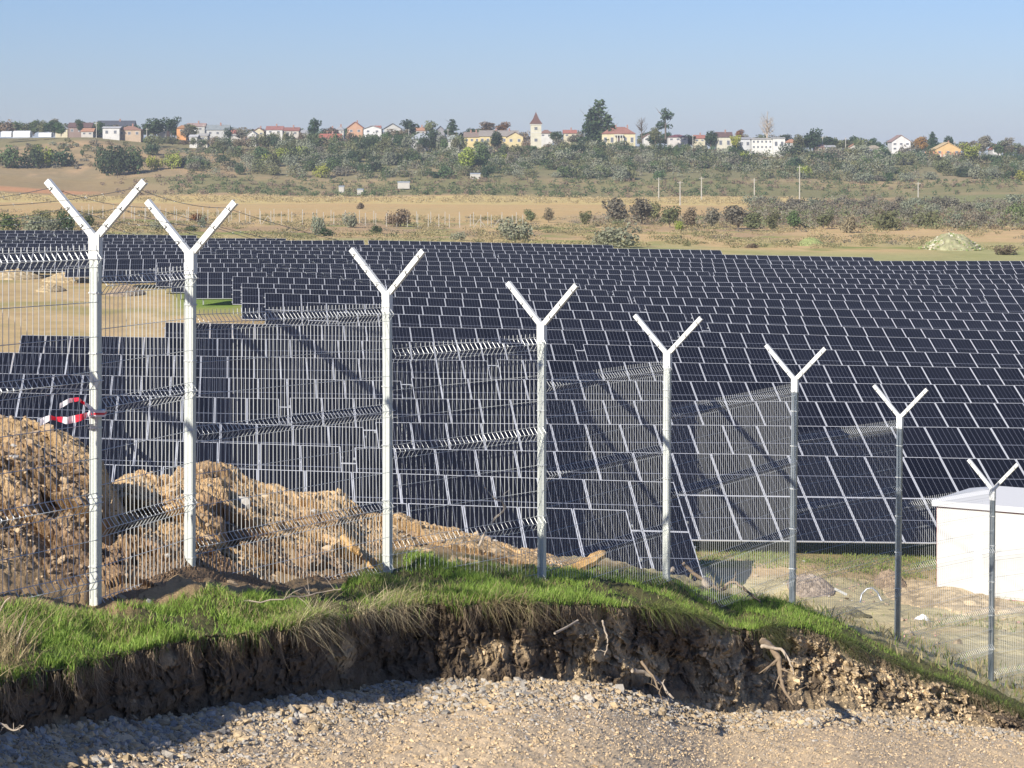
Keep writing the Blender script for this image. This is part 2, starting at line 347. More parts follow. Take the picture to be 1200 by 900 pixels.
# --- earth bank: the cut face between track and turf
rows = 90; t = np.linspace(0, 1, rows)[:, None]
prof_in = np.sin(t * PI) * .10 * (0.3 + fbm(xs_f / 60, xs_f * 0, 2, 90))[None]      # hollowed under the turf
Zb = fz + (lz - fz) * t ** .8 + prof_in
hb = (fh + .06) * (1 - t) + (lh + .012) * t
hol = np.interp(xs_f, [600, 640, 690, 700, 730, 745, 800, 822, 836, 866, 880, 900, 960, 990, 1010, 1045, 1080], [0, .10, .04, -.06, -.10, .12, .22, .10, -.16, -.14, .22, .42, .38, .10, -.04, .05, 0])
Zb = Zb + np.sin(np.clip(t * 1.15, 0, 1) ** .8 * PI) * hol[None] * .62
gro = fbm(xs_f[None] / 16 + t * .8, t * 1.3, 4, 100) - .5
lump = fbm(xs_f[None] / 30, t * 4, 4, 110) - .5
fine = fbm(xs_f[None] / 7, t * 12, 3, 120) - .5; groove = fbm(xs_f[None] / 3.2, t * 1.6, 3, 125) - .5; w_, id_ = worley(xs_f[None] / 9 + lump * 2, t * 9 + gro, 127)
rightw = (np.clip((xs_f - 560) / 250, 0, 1))[None]
wpin = np.sin(np.clip(t, 0, 1) * PI) ** .5
amp = wpin * (1 + .7 * rightw)
crisp = np.abs(fbm(xs_f[None] / 5, t * 14, 4, 128) - .5)
Zb = Zb + amp * (gro * .20 + lump * .12 + fine * .06 + crisp * .20) + wpin * groove * .07 * (1 - .5 * rightw) - amp * (.5 + .4 * rightw) * (id_ - w_) * .05
Xb = (xs_f - 600) / F * fz + (lz - fz) * t * (xs_f - 600) / F + amp * (fbm(xs_f[None] / 20, t * 6, 3, 130) - .5) * .10
zb = CZ - hb + amp * (fbm(xs_f[None] / 18, t * 7, 3, 140) - .5) * .07
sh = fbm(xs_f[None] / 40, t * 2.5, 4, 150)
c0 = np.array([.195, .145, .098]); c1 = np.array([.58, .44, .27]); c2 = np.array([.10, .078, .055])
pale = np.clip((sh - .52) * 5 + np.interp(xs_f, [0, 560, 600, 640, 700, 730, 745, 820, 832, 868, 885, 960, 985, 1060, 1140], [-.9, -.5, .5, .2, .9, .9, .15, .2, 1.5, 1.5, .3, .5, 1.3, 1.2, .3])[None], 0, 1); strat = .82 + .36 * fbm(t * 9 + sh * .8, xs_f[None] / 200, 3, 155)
colb = c0 + (c1 - c0) * pale[..., None]  # sunlit stretches of the face painted pale tan, shaded ones dark brown
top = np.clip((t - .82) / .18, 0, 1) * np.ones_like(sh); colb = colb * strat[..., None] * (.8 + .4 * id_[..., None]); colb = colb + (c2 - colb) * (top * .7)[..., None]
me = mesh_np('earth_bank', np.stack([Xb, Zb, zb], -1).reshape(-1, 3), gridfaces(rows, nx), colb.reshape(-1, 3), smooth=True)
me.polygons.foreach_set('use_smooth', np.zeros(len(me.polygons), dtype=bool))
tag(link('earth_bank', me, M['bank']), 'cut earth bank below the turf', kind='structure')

# --- turf ledge and everything beyond it
def region_cols(x, y, X, Z):
    """base colours of the land by place"""
    n = fbm(X / 6.0, Z / 9.0, 4, 200); n1 = fbm(X / 22.0, Z / 40.0, 4, 210); n2 = fbm(X / 70., Z / 60., 3, 220); n3 = fbm(X / 1.6, Z / 2.4, 3, 230)
    def c(*v): return np.array(v, float)
    out = np.zeros(X.shape + (3,)) + c(.34, .26, .16)
    def put(w, colr):
        w = np.clip(w, 0, 1)[..., None]; out[:] = out * (1 - w) + np.asarray(colr) * w
    def band(v, a, b, s): return np.clip((v - a) / s + .5, 0, 1) * np.clip((b - v) / s + .5, 0, 1)
    jZ = Z * (1 + .05 * (n1 - .5))
    # slope and works area on the right
    put(band(jZ, 20, 66, 3), c(.54, .425, .265)); put(band(jZ, 22, 66, 3) * (n1 - .45) * 4, c(.52, .405, .24)); put(band(jZ, 22, 66, 3) * (.45 - n3) * 1.6, c(.40, .315, .195))
    put(band(jZ, 30, 60, 4) * (n1 - .62) * 3 * (x > 800), c(.28, .25, .13))
    # field between the tables
    fld = band(jZ, 62, 280, 8)
    put(fld, c(.27, .22, .12)); put(fld * (n - .38) * 4, c(.15, .19, .06))
    left = fld * np.clip((330 - x) / 60, 0, 1) * band(Z, 112, 300, 20)
    put(left, c(.43, .345, .19)); put(left * (n3 - .48) * 3, c(.35, .27, .15)); put(left * (n1 - .52) * 5, c(.24, .25, .10)); put(left * (fbm(X * .3 + Z * .12, Z * .02 + X * .02, 2, 240) > .6) * .6, c(.50, .39, .23)); put(left * (n - .55) * 5, c(.31, .28, .13))
    put(left * band(Z, 172, 205, 14) * np.clip((x - 195) / 25, 0, 1), c(.15, .24, .05))
    # beyond the last row
    put(band(jZ, 262, 345, 16), c(.30, .31, .15)); put(band(jZ, 300, 440, 25) * (n1 - .42) * 5, c(.45, .35, .19)); put(band(jZ, 300, 430, 25) * (n - .5) * 4, c(.20, .24, .08))
    put(band(jZ, 340, 420, 20) * np.clip((x - 900) / 60, 0, 1) * .8, c(.47, .36, .20))
    f2 = band(Z * (1 + .02 * (n2 - .5)), 430, 640, 12)
    put(f2, c(.43, .325, .165)); put(f2 * (n1 - .5) * 2.5, c(.40, .33, .17)); put(f2 * np.clip((x - 640) / 60, 0, 1) * band(Z, 420, 500, 30) * .7, c(.27, .24, .18))
    put(f2 * np.clip((x - 900) / 40, 0, 1) * .8, c(.26, .22, .17))
    crop = band(Z * (1 + .02 * (n2 - .5)), 640, 722, 10) * np.clip((960 - x) / 20, 0, 1); put(crop, c(.50, .39, .18)); put(crop * (n - .5) * 3, c(.42, .32, .15))
    put(band(Z, 640, 730, 10) * np.clip((x - 1030) / 60, 0, 1) * .9, c(.17, .20, .09))
    v = band(jZ, 724, 806, 10); put(v, c(.18, .18, .09)); put(v * (n1 - .45) * 4, c(.27, .23, .13)); put(v * np.clip((200 - x) / 60, 0, 1) * .8, c(.27, .21, .12))
    put(v * band(Z, 735, 760, 8) * np.clip((130 - x) / 40, 0, 1), c(.42, .24, .13))
    hl = band(Z, 806, 905, 8); put(hl, c(.17, .17, .095)); put(hl * (n1 - .47) * 4, c(.24, .21, .13)); put(hl * np.clip((330 - x) / 80, 0, 1) * .8, c(.26, .21, .13))
    put(hl * np.clip((330 - x) / 80, 0, 1) * (n - .5) * 3, c(.38, .28, .17))
    put(band(Z, 905, 30000, 6), c(.19, .18, .10))
    return np.clip(out * np.array([1.36, 1.25, 1.14]), 0, .62)
def far_patch(name, x0, x1, ncol, Zs, matn, label, extra=None, zoff=0.0):
    xsl = np.linspace(x0, x1, ncol); Zs = np.asarray(Zs)
    Zm = Zs[:, None] * np.ones(ncol); Xm = (xsl - 600) / F * Zm
    h = ground_h(Xm, Zm)
    z = CZ - h + (extra(Xm, Zm) if extra else 0) + zoff
    cc = region_cols(xsl[None] * np.ones_like(Zm), None, Xm, Zm)
    me = mesh_np(name, np.stack([Xm, Zm, z], -1).reshape(-1, 3), gridfaces(len(Zs), ncol), cc.reshape(-1, 3), smooth=True)
    o = link(name, me, M[matn]); tag(o, label, kind='structure'); return o
# turf: from lip back to depth lip+9 (joins the wide ground)
rows = 70; t = np.linspace(0, 1, rows)[:, None]
ZE = 34.0
Zt = lz + (ZE - lz) * t ** 1.9; Xt = (xs_f - 600) / F * Zt; ht = ground_h(Xt, Zt)
fade = np.clip((ZE - Zt) / 3, 0, 1) * np.clip((Zt - lz) / .3, 0, 1)
zt = CZ - ht + fade * ((fbm(Xt * 1.5, Zt * 1.5, 3, 160) - .5) * .15 + (fbm(Xt * 6, Zt * 6, 3, 170) - .5) * .10)
gr = fbm(Xt * 1.2, Zt * 1.2, 3, 180)
ct = region_cols(xs_f[None] * np.ones_like(Zt), None, Xt, Zt)
gw = np.clip((lz + np.interp(xs_f, [0, 160, 400, 454, 850, 1052, 1200], [1.7, 1.3, 1.3, 2.6, 3.0, 1.6, 1.3]) - Zt) / .3, 0, 1)
ct = ct * (1 - gw[..., None]) + np.array([.15, .14, .065]) * gw[..., None]
me = mesh_np('grass_verge', np.stack([Xt, Zt, zt], -1).reshape(-1, 3), gridfaces(rows, nx), ct.reshape(-1, 3), smooth=True)
tag(link('grass_verge', me, M['verge']), 'turf ledge along the fence', kind='structure')
def verge_z(X, Z):
    x = X / Z * F + 600; l = lipZ(x); fd = np.clip((ZE - Z) / 3, 0, 1) * np.clip((Z - l) / .3, 0, 1)
    return CZ - ground_h(X, Z) + fd * ((fbm(X * 1.5, Z * 1.5, 3, 160) - .5) * .15 + (fbm(X * 6, Z * 6, 3, 170) - .5) * .10)
def work_rough(X, Z):
    f = np.clip((Z - ZE) / 3, 0, 1) * np.clip((64 - Z) / 5, 0, 1)
    return f * ((fbm(X * .6, Z * .6, 4, 190) - .5) * .35 + (fbm(X * 3, Z * 3, 3, 195) - .5) * .12)
far_patch('ground', -250, 1500, 420, np.concatenate([np.linspace(ZE, 70, 110), np.exp(np.linspace(math.log(70.5), math.log(300), 130))]), 'terrain', 'ground of the solar field', extra=work_rough)
far_patch('valley_and_hillside', -600, 1800, 420, np.concatenate([np.exp(np.linspace(math.log(300), math.log(980), 240)), np.exp(np.linspace(math.log(990), math.log(5000), 24))]), 'terrain', 'farmland and hillside beyond the solar field')
# outer ground left and right so that the land does not end beside the view
for nm, xa, xb in (('side_ground', -2600, -250), ('side_ground', 1500, 3800)):
    far_patch(nm, xa, xb, 30, np.exp(np.linspace(math.log(9.0 if xa < 0 else 24.2), math.log(300), 60)), 'terrain', 'rough land beside the solar field')

# ================================================================== solar field
MW, MH = 1.134, 2.278; SX = 1.154; TILT = math.radians(24)
def module_arrays():
    """one framed module, local x across, y up the slope, z out of the face"""
    fw, th, ins = .021, .035, .004
    a, b = MW / 2, MH / 2; ai, bi = a - fw, b - fw
    v = [(-a, -b, 0), (a, -b, 0), (a, b, 0), (-a, b, 0), (-ai, -bi, 0), (ai, -bi, 0), (ai, bi, 0), (-ai, bi, 0),
         (-a, -b, -th), (a, -b, -th), (a, b, -th), (-a, b, -th), (-ai, -bi, -ins), (ai, -bi, -ins), (ai, bi, -ins), (-ai, bi, -ins)]
    f = [(0, 1, 5, 4), (1, 2, 6, 5), (2, 3, 7, 6), (3, 0, 4, 7), (1, 0, 8, 9), (2, 1, 9, 10), (3, 2, 10, 11), (0, 3, 11, 8),
         (4, 5, 13, 12), (5, 6, 14, 13), (6, 7, 15, 14), (7, 4, 12, 15), (12, 13, 14, 15), (11, 10, 9, 8)]
    mi = [0] * 12 + [1, 2]
    return np.array(v, float), np.array(f), mi
mv, mf, mmi = module_arrays()
def finish_modules(me):
    for q in ('alu', 'glass_pv', 'backsheet'): me.materials.append(M[q])
mod_me = mesh_np('solar_panel', mv, mf, uvs=mv[:, :2]); finish_modules(mod_me); mod_me.polygons.foreach_set("material_index", mmi)
CS, SN = math.cos(TILT), math.sin(TILT)
HTOP = DROP; SLOPE = 2 * MH + .02
def slope_pt(s):            # s = distance up the slope from the lower edge -> (y, z) in the table frame; top edge at y = 0, z = HTOP
    return (-(SLOPE - s) * CS, HTOP - (SLOPE - s) * SN)
joined_cache = {}; rail_cache = {}
post_b = MB(); y0, z0 = slope_pt(SLOPE * .5)
post_b.box((0, y0, (z0 - .10 - 1.2) / 2), (.10, .14, z0 - .10 + 1.2))
post_me = post_b.mesh('support_post', M['steel'])
brace_b = MB(); ya, za = slope_pt(SLOPE * .12); yb, zb_ = slope_pt(SLOPE * .88)
brace_b.tube([(0, ya, za - .12), (0, yb, zb_ - .12)], .05, 4); brace_b.tube([(0, y0 , z0 - 1.0), (0, (ya + y0) / 2 , (za + z0) / 2 - .15)], .03, 4)
brace_me = brace_b.mesh('rafter', M['steel'])
def rails_mesh(n):
    if n not in rail_cache:
        b = MB()
        for s in (.5, 1.75, 2.85, 4.1):
            y, z = slope_pt(s); b.box((0, y, z - .075), (n * SX + .12, .05, .07))
        rail_cache[n] = b.mesh('purlin', M['steel'])
    return rail_cache[n]
def joined_mesh(n):
    if n not in joined_cache:
        V = []; Fc = []; U = []; mm = []
        for c in range(n):
            for r in range(2):
                cy, cz = slope_pt(MH / 2 + r * (MH + .02)); x = (c - (n - 1) / 2) * SX
                vv = mv.copy(); yy = vv[:, 1] * CS - vv[:, 2] * SN + cy; zz = vv[:, 1] * SN + vv[:, 2] * CS + cz
                V.append(np.stack([vv[:, 0] + x, yy, zz], 1)); Fc.append(mf + 16 * (len(V) - 1)); U.append(mv[:, :2]); mm += mmi
        me = mesh_np('solar_panels', np.concatenate(V), np.concatenate(Fc), uvs=np.concatenate(U)); finish_modules(me); me.polygons.foreach_set("material_index", mm)
        joined_cache[n] = me
    return joined_cache[n]
left_end = {0: -60, 1: -60, 2: -60, 3: -60, 4: -60, 5: -60, 6: -60, 7: 13, 8: 183, 9: 400, 10: 360, 11: 313, 12: 284, 13: 284, 14: 275, 15: 226, 16: 200, 17: 176, 18: 126, 19: 72}
right_end = {0: 728, 1: 785, 21: 1027, 22: 844, 23: 717, 24: 335, 25: 230, 26: 120}
gap_at = {0: 728, 1: 785, 2: 403, 3: 430, 4: 331, 5: 474, 6: 575, 7: 676, 8: 787, 9: 822, 10: 804, 11: 750, 12: 1196, 13: 1148, 14: 1095, 15: 723, 16: 692, 17: 1186, 18: 1103, 19: 640, 20: 900, 21: 733, 22: 844, 23: 717, 24: 335, 25: 230, 26: 120}
ORD = ['front', 'second', 'third', 'fourth', 'fifth', 'sixth', 'seventh', 'eighth', 'ninth', 'tenth', 'eleventh', 'twelfth', 'thirteenth', 'fourteenth', 'fifteenth', 'sixteenth', 'seventeenth', 'eighteenth', 'nineteenth', 'twentieth', 'twenty-first', 'twenty-second', 'twenty-third', 'twenty-fourth', 'twenty-fifth', 'twenty-sixth', 'last']
ORD2 = ['leftmost', 'second from the left', 'third from the left', 'fourth from the left', 'fifth from the left', 'sixth from the left']
TH = math.radians(7.5)
def row_point(k, x):        # photo x -> distance along row from X = 0
    p = x - 600; return p / F * rowZ(p, k) / math.cos(TH)
NTAB, UNIT = 24, 24 * SX + .42
for k in range(27):
    a = row_point(k, left_end.get(k, -50)); b = row_point(k, right_end.get(k, 1250)); g = row_point(k, gap_at[k])
    if k <= 1: segs_r = g
    tabs = []
    # tables to the left of the gap, then to the right
    e = g - (.0 if k in right_end and right_end[k] == gap_at[k] else .21)
    while e > a + 1:
        n = min(NTAB, int((e - a) / SX + .5)); 
        if n < 2: break
        tabs.append((e - n * SX, n)); e -= UNIT
    s = g + .21
    while s < b - 1:
        n = min(NTAB, int((b - s) / SX + .5))
        if n < 2: break
        tabs.append((s, n)); s += UNIT
    tabs.sort()
    for i, (s0, n) in enumerate(tabs):
        s1 = s0 + n * SX; P0 = (s0 * math.cos(TH), Z00 + PITCH * k + s0 * math.sin(TH)); P1 = (s1 * math.cos(TH), Z00 + PITCH * k + s1 * math.sin(TH))
        g0 = gz(*P0); g1 = gz(*P1); mid = ((P0[0] + P1[0]) / 2, (P0[1] + P1[1]) / 2)
        zc = .5 * (g0 + g1) * .5 + .5 * gz(*mid) + random.uniform(-.05, .05)
        root = empty('solar_table', (mid[0], mid[1], zc)); root.rotation_euler = (0, -math.atan2(g1 - g0, s1 - s0), TH)
        if len(tabs) == 1: where = 'only table'
        elif i == len(tabs) - 1: where = 'rightmost table'
        else: where = ORD2[i] + ' table' if i == 0 else 'table ' + ORD2[i]
        rowname = ORD[k] + ' row'
        tag(root, 'tilted rack of dark solar panels, %s in the %s' % (where, rowname), 'solar panels', 'tables of solar panels in rows across the field')
        if k <= 13:
            for c in range(n):
                for r in range(2):
                    cy, cz = slope_pt(MH / 2 + r * (MH + .02))
                    o = bpy.data.objects.new('solar_panel', mod_me); col.objects.link(o); o.parent = root
                    o.location = ((c - (n - 1) / 2) * SX, cy, cz); o.rotation_euler = (TILT + random.gauss(0, .002), random.gauss(0, .0015), 0)
        else:
            o = link('solar_panels', joined_mesh(n), (), root); o["kind"] = 'stuff'
        link('purlin', rails_mesh(n), (), root)
        ns = max(2, round(n / 4))
        for q in range(ns):
            xq = (q - (ns - 1) / 2) * (n * SX - 1.6) / max(1, ns - 1)
            for nm, mm_ in (('support_post', post_me), ('rafter', brace_me)):
                o = bpy.data.objects.new(nm, mm_); col.objects.link(o); o.parent = root; o.location = (xq, 0, 0)

# ================================================================== wire mesh fence
posts_px = [(-95, 12.05, 305, 722, 0), (112, 13.3, 278, 706, 0), (222.5, 14.4, 297, 680, 1.2), (454.5, 16.8, 345, 676, -1), (635, 18.1, 381, 686, 0), (780.5, 20.3, 414, 688, 2), (928, 23.1, 444, 722, 4), (1051, 25.5, 488, 762, 4), (1161, 27.4, 573, 812, 2.5), (1259, 29.3, 650, 880, 0)]
fence = empty('mesh_fence', W(posts_px[1][0], posts_px[1][3], posts_px[1][1]))
tag(fence, 'galvanised wire mesh fence with Y-shaped white arms on its posts', 'fence')
FI = fence.matrix_world.copy(); floc = Vector(fence.location)
def flocal(v): return Vector(v) - floc
tops = [W(x, y, Z) for x, Z, y, yb, l in posts_px]; bots = [W(x, yb, Z) for x, Z, y, yb, l in posts_px]
dirs = []
for i in range(len(tops)):
    a = tops[max(0, i - 1)]; b = tops[min(len(tops) - 1, i + 1)]; d = Vector((b.x - a.x, b.y - a.y, 0)).normalized(); dirs.append(d)
dirs[1] = Vector((.38, 1.1, 0)).normalized()
ARM = .455
for i, (x, Z, yt, yb, lean) in enumerate(posts_px):
    d = dirs[i]; n = Vector((d.y, -d.x, 0)); base = bots[i]; top = tops[i]; H = top.z - base.z + .25
    sc = Z / F
    root_loc = Vector((top.x - lean * sc * 0, top.y, base.z - .25)); 
    R = Matrix((n, d, Vector((0, 0, 1)))).transposed().to_4x4()
    eul = R.to_euler(); leanr = lean * sc / max(H, .1)
    dark = i >= 6
    b = MB(); w, dp = .058, .040
    # post: closed box profile with a rolled groove on each broad face
    prof2 = [(-w / 2, -dp / 2), (-.008, -dp / 2), (-.005, -dp / 2 + .006), (.005, -dp / 2 + .006), (.008, -dp / 2), (w / 2, -dp / 2), (w / 2, dp / 2), (-w / 2, dp / 2)]
    m_ = len(prof2); vs = [(px_, py_, 0) for px_, py_ in prof2] + [(px_, py_, H - .02) for px_, py_ in prof2]
    fs = [(k, (k + 1) % m_, (k + 1) % m_ + m_, k + m_) for k in range(m_)] + [tuple(range(m_, 2 * m_))]
    b.add(vs, fs)
    post = b.build('fence_post', M['dark_post'] if dark else M['cream_post'], fence, loc=flocal(root_loc), rot=eul)
    post.rotation_euler = (R @ Matrix.Rotation(leanr, 4, 'Y')).to_euler()
    # sleeve and arms
    s = MB(); s.box((0, 0, H - .055), (w + .008, dp + .008, .15)); s.build('post_cap', M['white_paint'], post)
    for sg in (-1, 1):
        a = MB(); tilt = math.radians(43.5)
        Mx = Matrix.Translation((sg * .004, 0, H - .005)) @ Matrix.Rotation(sg * tilt, 4, 'Y')
        off = .0012 * sg
        a.box((0, -.012 + off, ARM / 2), (.038, .004, ARM), 0, Mx); a.box((.017 * -sg, .004 + off, ARM / 2), (.004, .028, ARM - .001), 0, Mx)
        a.box((.017 * sg, .004 + off, ARM / 2), (.004, .028, ARM - .002), 0, Mx)
        for q in (.10, .235, .395):
            a.box((.012 * sg, -.0155 + off, q), (.020, .004, .006), 1, Mx); a.box((.003 * sg, -.0155 + off, q + .008), (.004, .004, .018), 1, Mx)
        a.build('post_arm', [M['white_paint'], M['slot']], post)
    cl = MB()
    for q in (.17, .52, .95, 1.35, 1.75):
        if H - .15 - q > .1: cl.box((0, 0, H - .15 - q), (w + .010, dp + .010, .008)); cl.tube([(-w / 2 - .012, 0, H - .15 - q), (-w / 2, 0, H - .15 - q)], .005, 6)
    cl.build('clamp', M['wire'], post)

def fence_panel(P, Q, ztopP, ztopQ, width, nstart=0.0):
    """welded panel with four pressed folds from P to Q (plan points)"""
    d = Vector((Q.x - P.x, Q.y - P.y, 0)); Lg = d.length; d.normalize(); n = Vector((d.y, -d.x, 0))
    N = int(Lg / .05); b_V = []; b_F = []
    fold = [.08, .78, 1.48, 1.93]; AMP = .038; r = width
    prof = [(0, 0)]
    for c in fold: prof += [(-(c - .05), 0), (-c, AMP), (-(c + .05), 0)]
    prof.append((-2.03, 0))
    hz = []
    for c in fold: hz += [(-(c - .05), 0), (-c, AMP), (-(c + .05), 0)]
    for c0 in (.13, .83): hz += [(-(c0 + .2), 0), (-(c0 + .4), 0)]
    hz += [(-(1.53 + .17), 0)]
    def sq(p0, p1, rr):
        t = (p1 - p0).normalized(); u = t.cross(d if abs(t.dot(d)) < .9 else Vector((0, 0, 1))).normalized(); v = t.cross(u); k = len(b_V)
        for pp in (p0, p1):
            for a_, c_ in ((rr, 0), (-rr / 2, rr * .87), (-rr / 2, -rr * .87)): b_V.append(pp + u * a_ + v * c_)
        for q in range(3): b_F.append((k + q, k + (q + 1) % 3, k + 3 + (q + 1) % 3, k + 3 + q))
    P0 = Vector((P.x, P.y, 0))
    for i in range(N + 1):
        s = (i + .5) * Lg / (N + 1); f = s / Lg; zt_ = ztopP * (1 - f) + ztopQ * f
        q = [P0 + d * s + n * (o + .024) + Vector((0, 0, zt_ + z)) for z, o in prof]
        for a_, c_ in zip(q[:-1], q[1:]): sq(a_, c_, r)
    for z, o in hz:
        sq(P0 + d * .01 + n * (o + .030) + Vector((0, 0, ztopP + z)), P0 + d * (Lg - .01) + n * (o + .030) + Vector((0, 0, ztopQ + z)), r * 1.15)
    o = link('fence_panel', mesh_np('fence_panel', np.array([tuple(flocal(v)) for v in b_V]), np.array(b_F)), M['wire'], fence)
    return o
# y of the first fold on the photo at both ends of each panel
fold1 = [(312, 303), (335, 325.5), (378, 368), (417, 402), (453, 432), (487, 458), (517, 500), (595, 577), (652, 640)]
for i, (ya_, yb_) in enumerate(fold1):
    ZA, ZB = posts_px[i][1], posts_px[i + 1][1]
    if i == 0: ya_ = 200 + (306.7 - 200) * 1.02 + 3
    zA = CZ - (ya_ - 200) * ZA / F + .08; zB = CZ - (yb_ - 200) * ZB / F + .08
    fence_panel(tops[i], tops[i + 1], zA, zB, [.0024, .0023, .0020, .0018, .0015, .0014, .0015, .0016, .0016][i])
# barbed strands along the first arms
for sg in (-1, 1):
    for q in (.10, .235, .395):
        b = MB(); pts = []
        for i in range(0, 4):
            d = dirs[i]; n = Vector((d.y, -d.x, 0)); tp = tops[i]
            pts.append(tp + n * sg * (math.sin(math.radians(43.5)) * q) + Vector((0, 0, math.cos(math.radians(43.5)) * q)) - d * .02)
        full = []
        for a_, c_ in zip(pts[:-1], pts[1:]):
            for j in range(10):
                f = j / 10; v = a_.lerp(c_, f); v.z -= .05 * 4 * f * (1 - f) * .6; full.append(v)
        full.append(pts[-1]); b.tube([flocal(v) for v in full], .0017, 4)
        for v in full[::1]:
            for e in range(2):
                aa = random.uniform(0, 6.28); dv = Vector((math.cos(aa), .3, math.sin(aa))) * .008; b.tube([flocal(v - dv), flocal(v + dv)], .0008, 3)
        b.build('barbed_wire', M['barb'], fence)

# warning tape tied to the second post from the left edge
tp_root = empty('warning_tape', W(113, 484, 13.22)); tag(tp_root, 'red and white striped warning tape tied round the leftmost fence post in view', 'tape')
def ribbon(name, px, parent, w, stripes, twist):
    pts = []
    for i in range(len(px) - 1):
        for j in range(8): pts.append((px[i][0] + (px[i + 1][0] - px[i][0]) * j / 8, px[i][1] + (px[i + 1][1] - px[i][1]) * j / 8))
    pts.append(px[-1]); b = MB(); n = len(pts); P = []
    for i, (x, y) in enumerate(pts):
        c = W(x, y, 13.2 + .03 * math.sin(i * .7)) - Vector(parent.location); ww = w * (.5 + .5 * abs(math.cos(twist * i / n)))
        P.append((c + Vector((0, .02 * math.sin(i * .5), ww / 2)), c - Vector((0, .01, ww / 2))))
    for i in range(n - 1):
        b.add([P[i][0], P[i][1], P[i + 1][1], P[i + 1][0]], [(0, 1, 2, 3)], 1 if (i // stripes) % 2 else 0)
    return b.build(name, [M['tape_white'], M['tape_red']], parent, smooth=True)
ribbon('tape_tail', [(47, 495), (60, 489), (78, 493), (95, 489), (107, 485)], tp_root, .042, 7, 5.0)
ribbon('tape_loop', [(70, 476), (82, 469), (92, 468), (103, 475), (110, 484)], tp_root, .032, 11, 3.0)
b = MB(); pc = W(114.5, 484, 13.3) - Vector(tp_root.location)
for j in range(3): b.box(pc + Vector((0, 0, .012 * j - .012)), (.088 + .002 * j, .07 + .002 * j, .014), j % 2)
b.build('tape_knot', [M['tape_white'], M['tape_red']], tp_root, loc=(0, 0, 0))

# ================================================================== spoil heaps
def outline(T, x): T = np.array(T, float); return np.interp(x, T[:, 0], T[:, 1])
heap_fns = []
def heap(label, T, Zc, x0, x1, zfront, zback, seed, sharp=1.0):
    xs = np.linspace(x0, x1, int((x1 - x0) * .9)); ny = 170; t = np.linspace(0, 1, ny)[:, None]
    zc = Zc(xs); zf = zfront(xs); zb2 = zc + zback
    Zm = zf + (zb2 - zf) * t; Xm = (xs - 600) / F * Zm
    crest = CZ - (outline(T, xs) - 200) * zc / F
    base = CZ - ground_h(Xm, Zm) - .06
    u = np.where(Zm < zc, (Zm - zf) / np.maximum(zc - zf, .1), (zb2 - Zm) / zback)
    prof = np.clip(u, 0, 1); prof = np.where(Zm < zc, prof ** .8, np.sin(prof * PI / 2))
    basec = CZ - ground_h((xs - 600) / F * zc, zc)
    hgt = np.maximum(crest - basec, 0) + .06
    big = fbm(Xm * 1.3, Zm * 1.3, 3, seed) - .5
    w1, id1 = worley(Xm * 3.6 + big, Zm * 3.6, seed); w2, id2 = worley(Xm * 10, Zm * 10, seed + 3)
    cl = (id1 - .5) * .9 - w1 * .35; cl2 = (id2 - .4) - w2 * .8
    msk = np.clip(prof * 3, 0, 1) * np.clip(hgt / .35, .25, 1)
    cl = cl * .75; hh_ = np.minimum(prof, 1); sv = Zm - 1.1 * hgt * (1 - hh_)      # walk along the slope so clods are not stretched
    w1, id1 = worley(Xm * 4.2 + big, (Zm + hgt * hh_ * 1.1) * 4.2, seed); w2, id2 = worley(Xm * 11, (Zm + hgt * hh_ * 1.1) * 11, seed + 3); cl = (id1 - .55) * .9 - w1 * .35; cl2 = (id2 - .5) - w2 * .6
    w0, id0 = worley(Xm * 1.9 + big * .8, (Zm + hgt * hh_ * 1.1) * 1.9, seed + 21); dsp = big * .18 + ((id0 - .5) * .9 - w0 * .5 + .2) * .27 + cl * .11 + cl2 * .045 + (fbm(Xm * 22, (Zm + hgt * hh_) * 22, 3, seed + 5) - .5) * .07
    z = base + (hgt - .03) * hh_ + msk * dsp * .6; Ym = Zm - msk * dsp * .75 * np.clip(1.4 - hh_, .3, 1)
    cv = fbm(Xm * 1.1, Zm * 1.3, 4, seed + 9); c1_ = np.array([.58, .41, .225]); c2_ = np.array([.30, .20, .12])
    w = np.clip((cv - .46) * 4 + (.62 - prof) * 1.8, 0, 1)[..., None]; cc = c1_ * (1 - w) + c2_ * w
    cc = cc * (.68 + .35 * id1[..., None] + .3 * id0[..., None])
    me = mesh_np('soil_heap', np.stack([Xm, Ym, z], -1).reshape(-1, 3), gridfaces(ny, len(xs)), cc.reshape(-1, 3), smooth=False)
    o = link('soil_heap', me, M['heap']); tag(o, label, 'soil heap')
    heap_fns.append((Xm, Ym, z, prof * (hgt > .08)))
    return o
fz_at = lambda x: np.interp(x, [q[0] for q in posts_px], [q[1] for q in posts_px])
heap('tall brown spoil heap behind the fence at the left edge, beside the warning tape', [(-160, 560), (-80, 500), (-20, 488), (25, 488), (50, 496), (85, 510), (105, 524), (122, 545), (140, 590), (165, 640), (200, 690)],
     lambda x: 15.4 + 0 * x, -170, 205, lambda x: np.minimum(fz_at(x) + .35, 14.3), 2.2, 301)
heap('long spoil heap of clods behind the fence, lower and right of the tall one', [(70, 620), (110, 575), (150, 552), (190, 556), (210, 545), (245, 543), (275, 549), (300, 560), (328, 574), (350, 580), (370, 576), (395, 575), (410, 585), (430, 604), (470, 606), (500, 616), (540, 625), (580, 632), (620, 640), (660, 653), (700, 668), (730, 684), (760, 690)],
     lambda x: np.interp(x, [70, 300, 500, 760], [17.3, 18.4, 19.0, 20.8]), 70, 760, lambda x: fz_at(x) + np.interp(x, [100, 140, 400, 450], [.2, -.55, -.35, .25]), 2.6, 331)

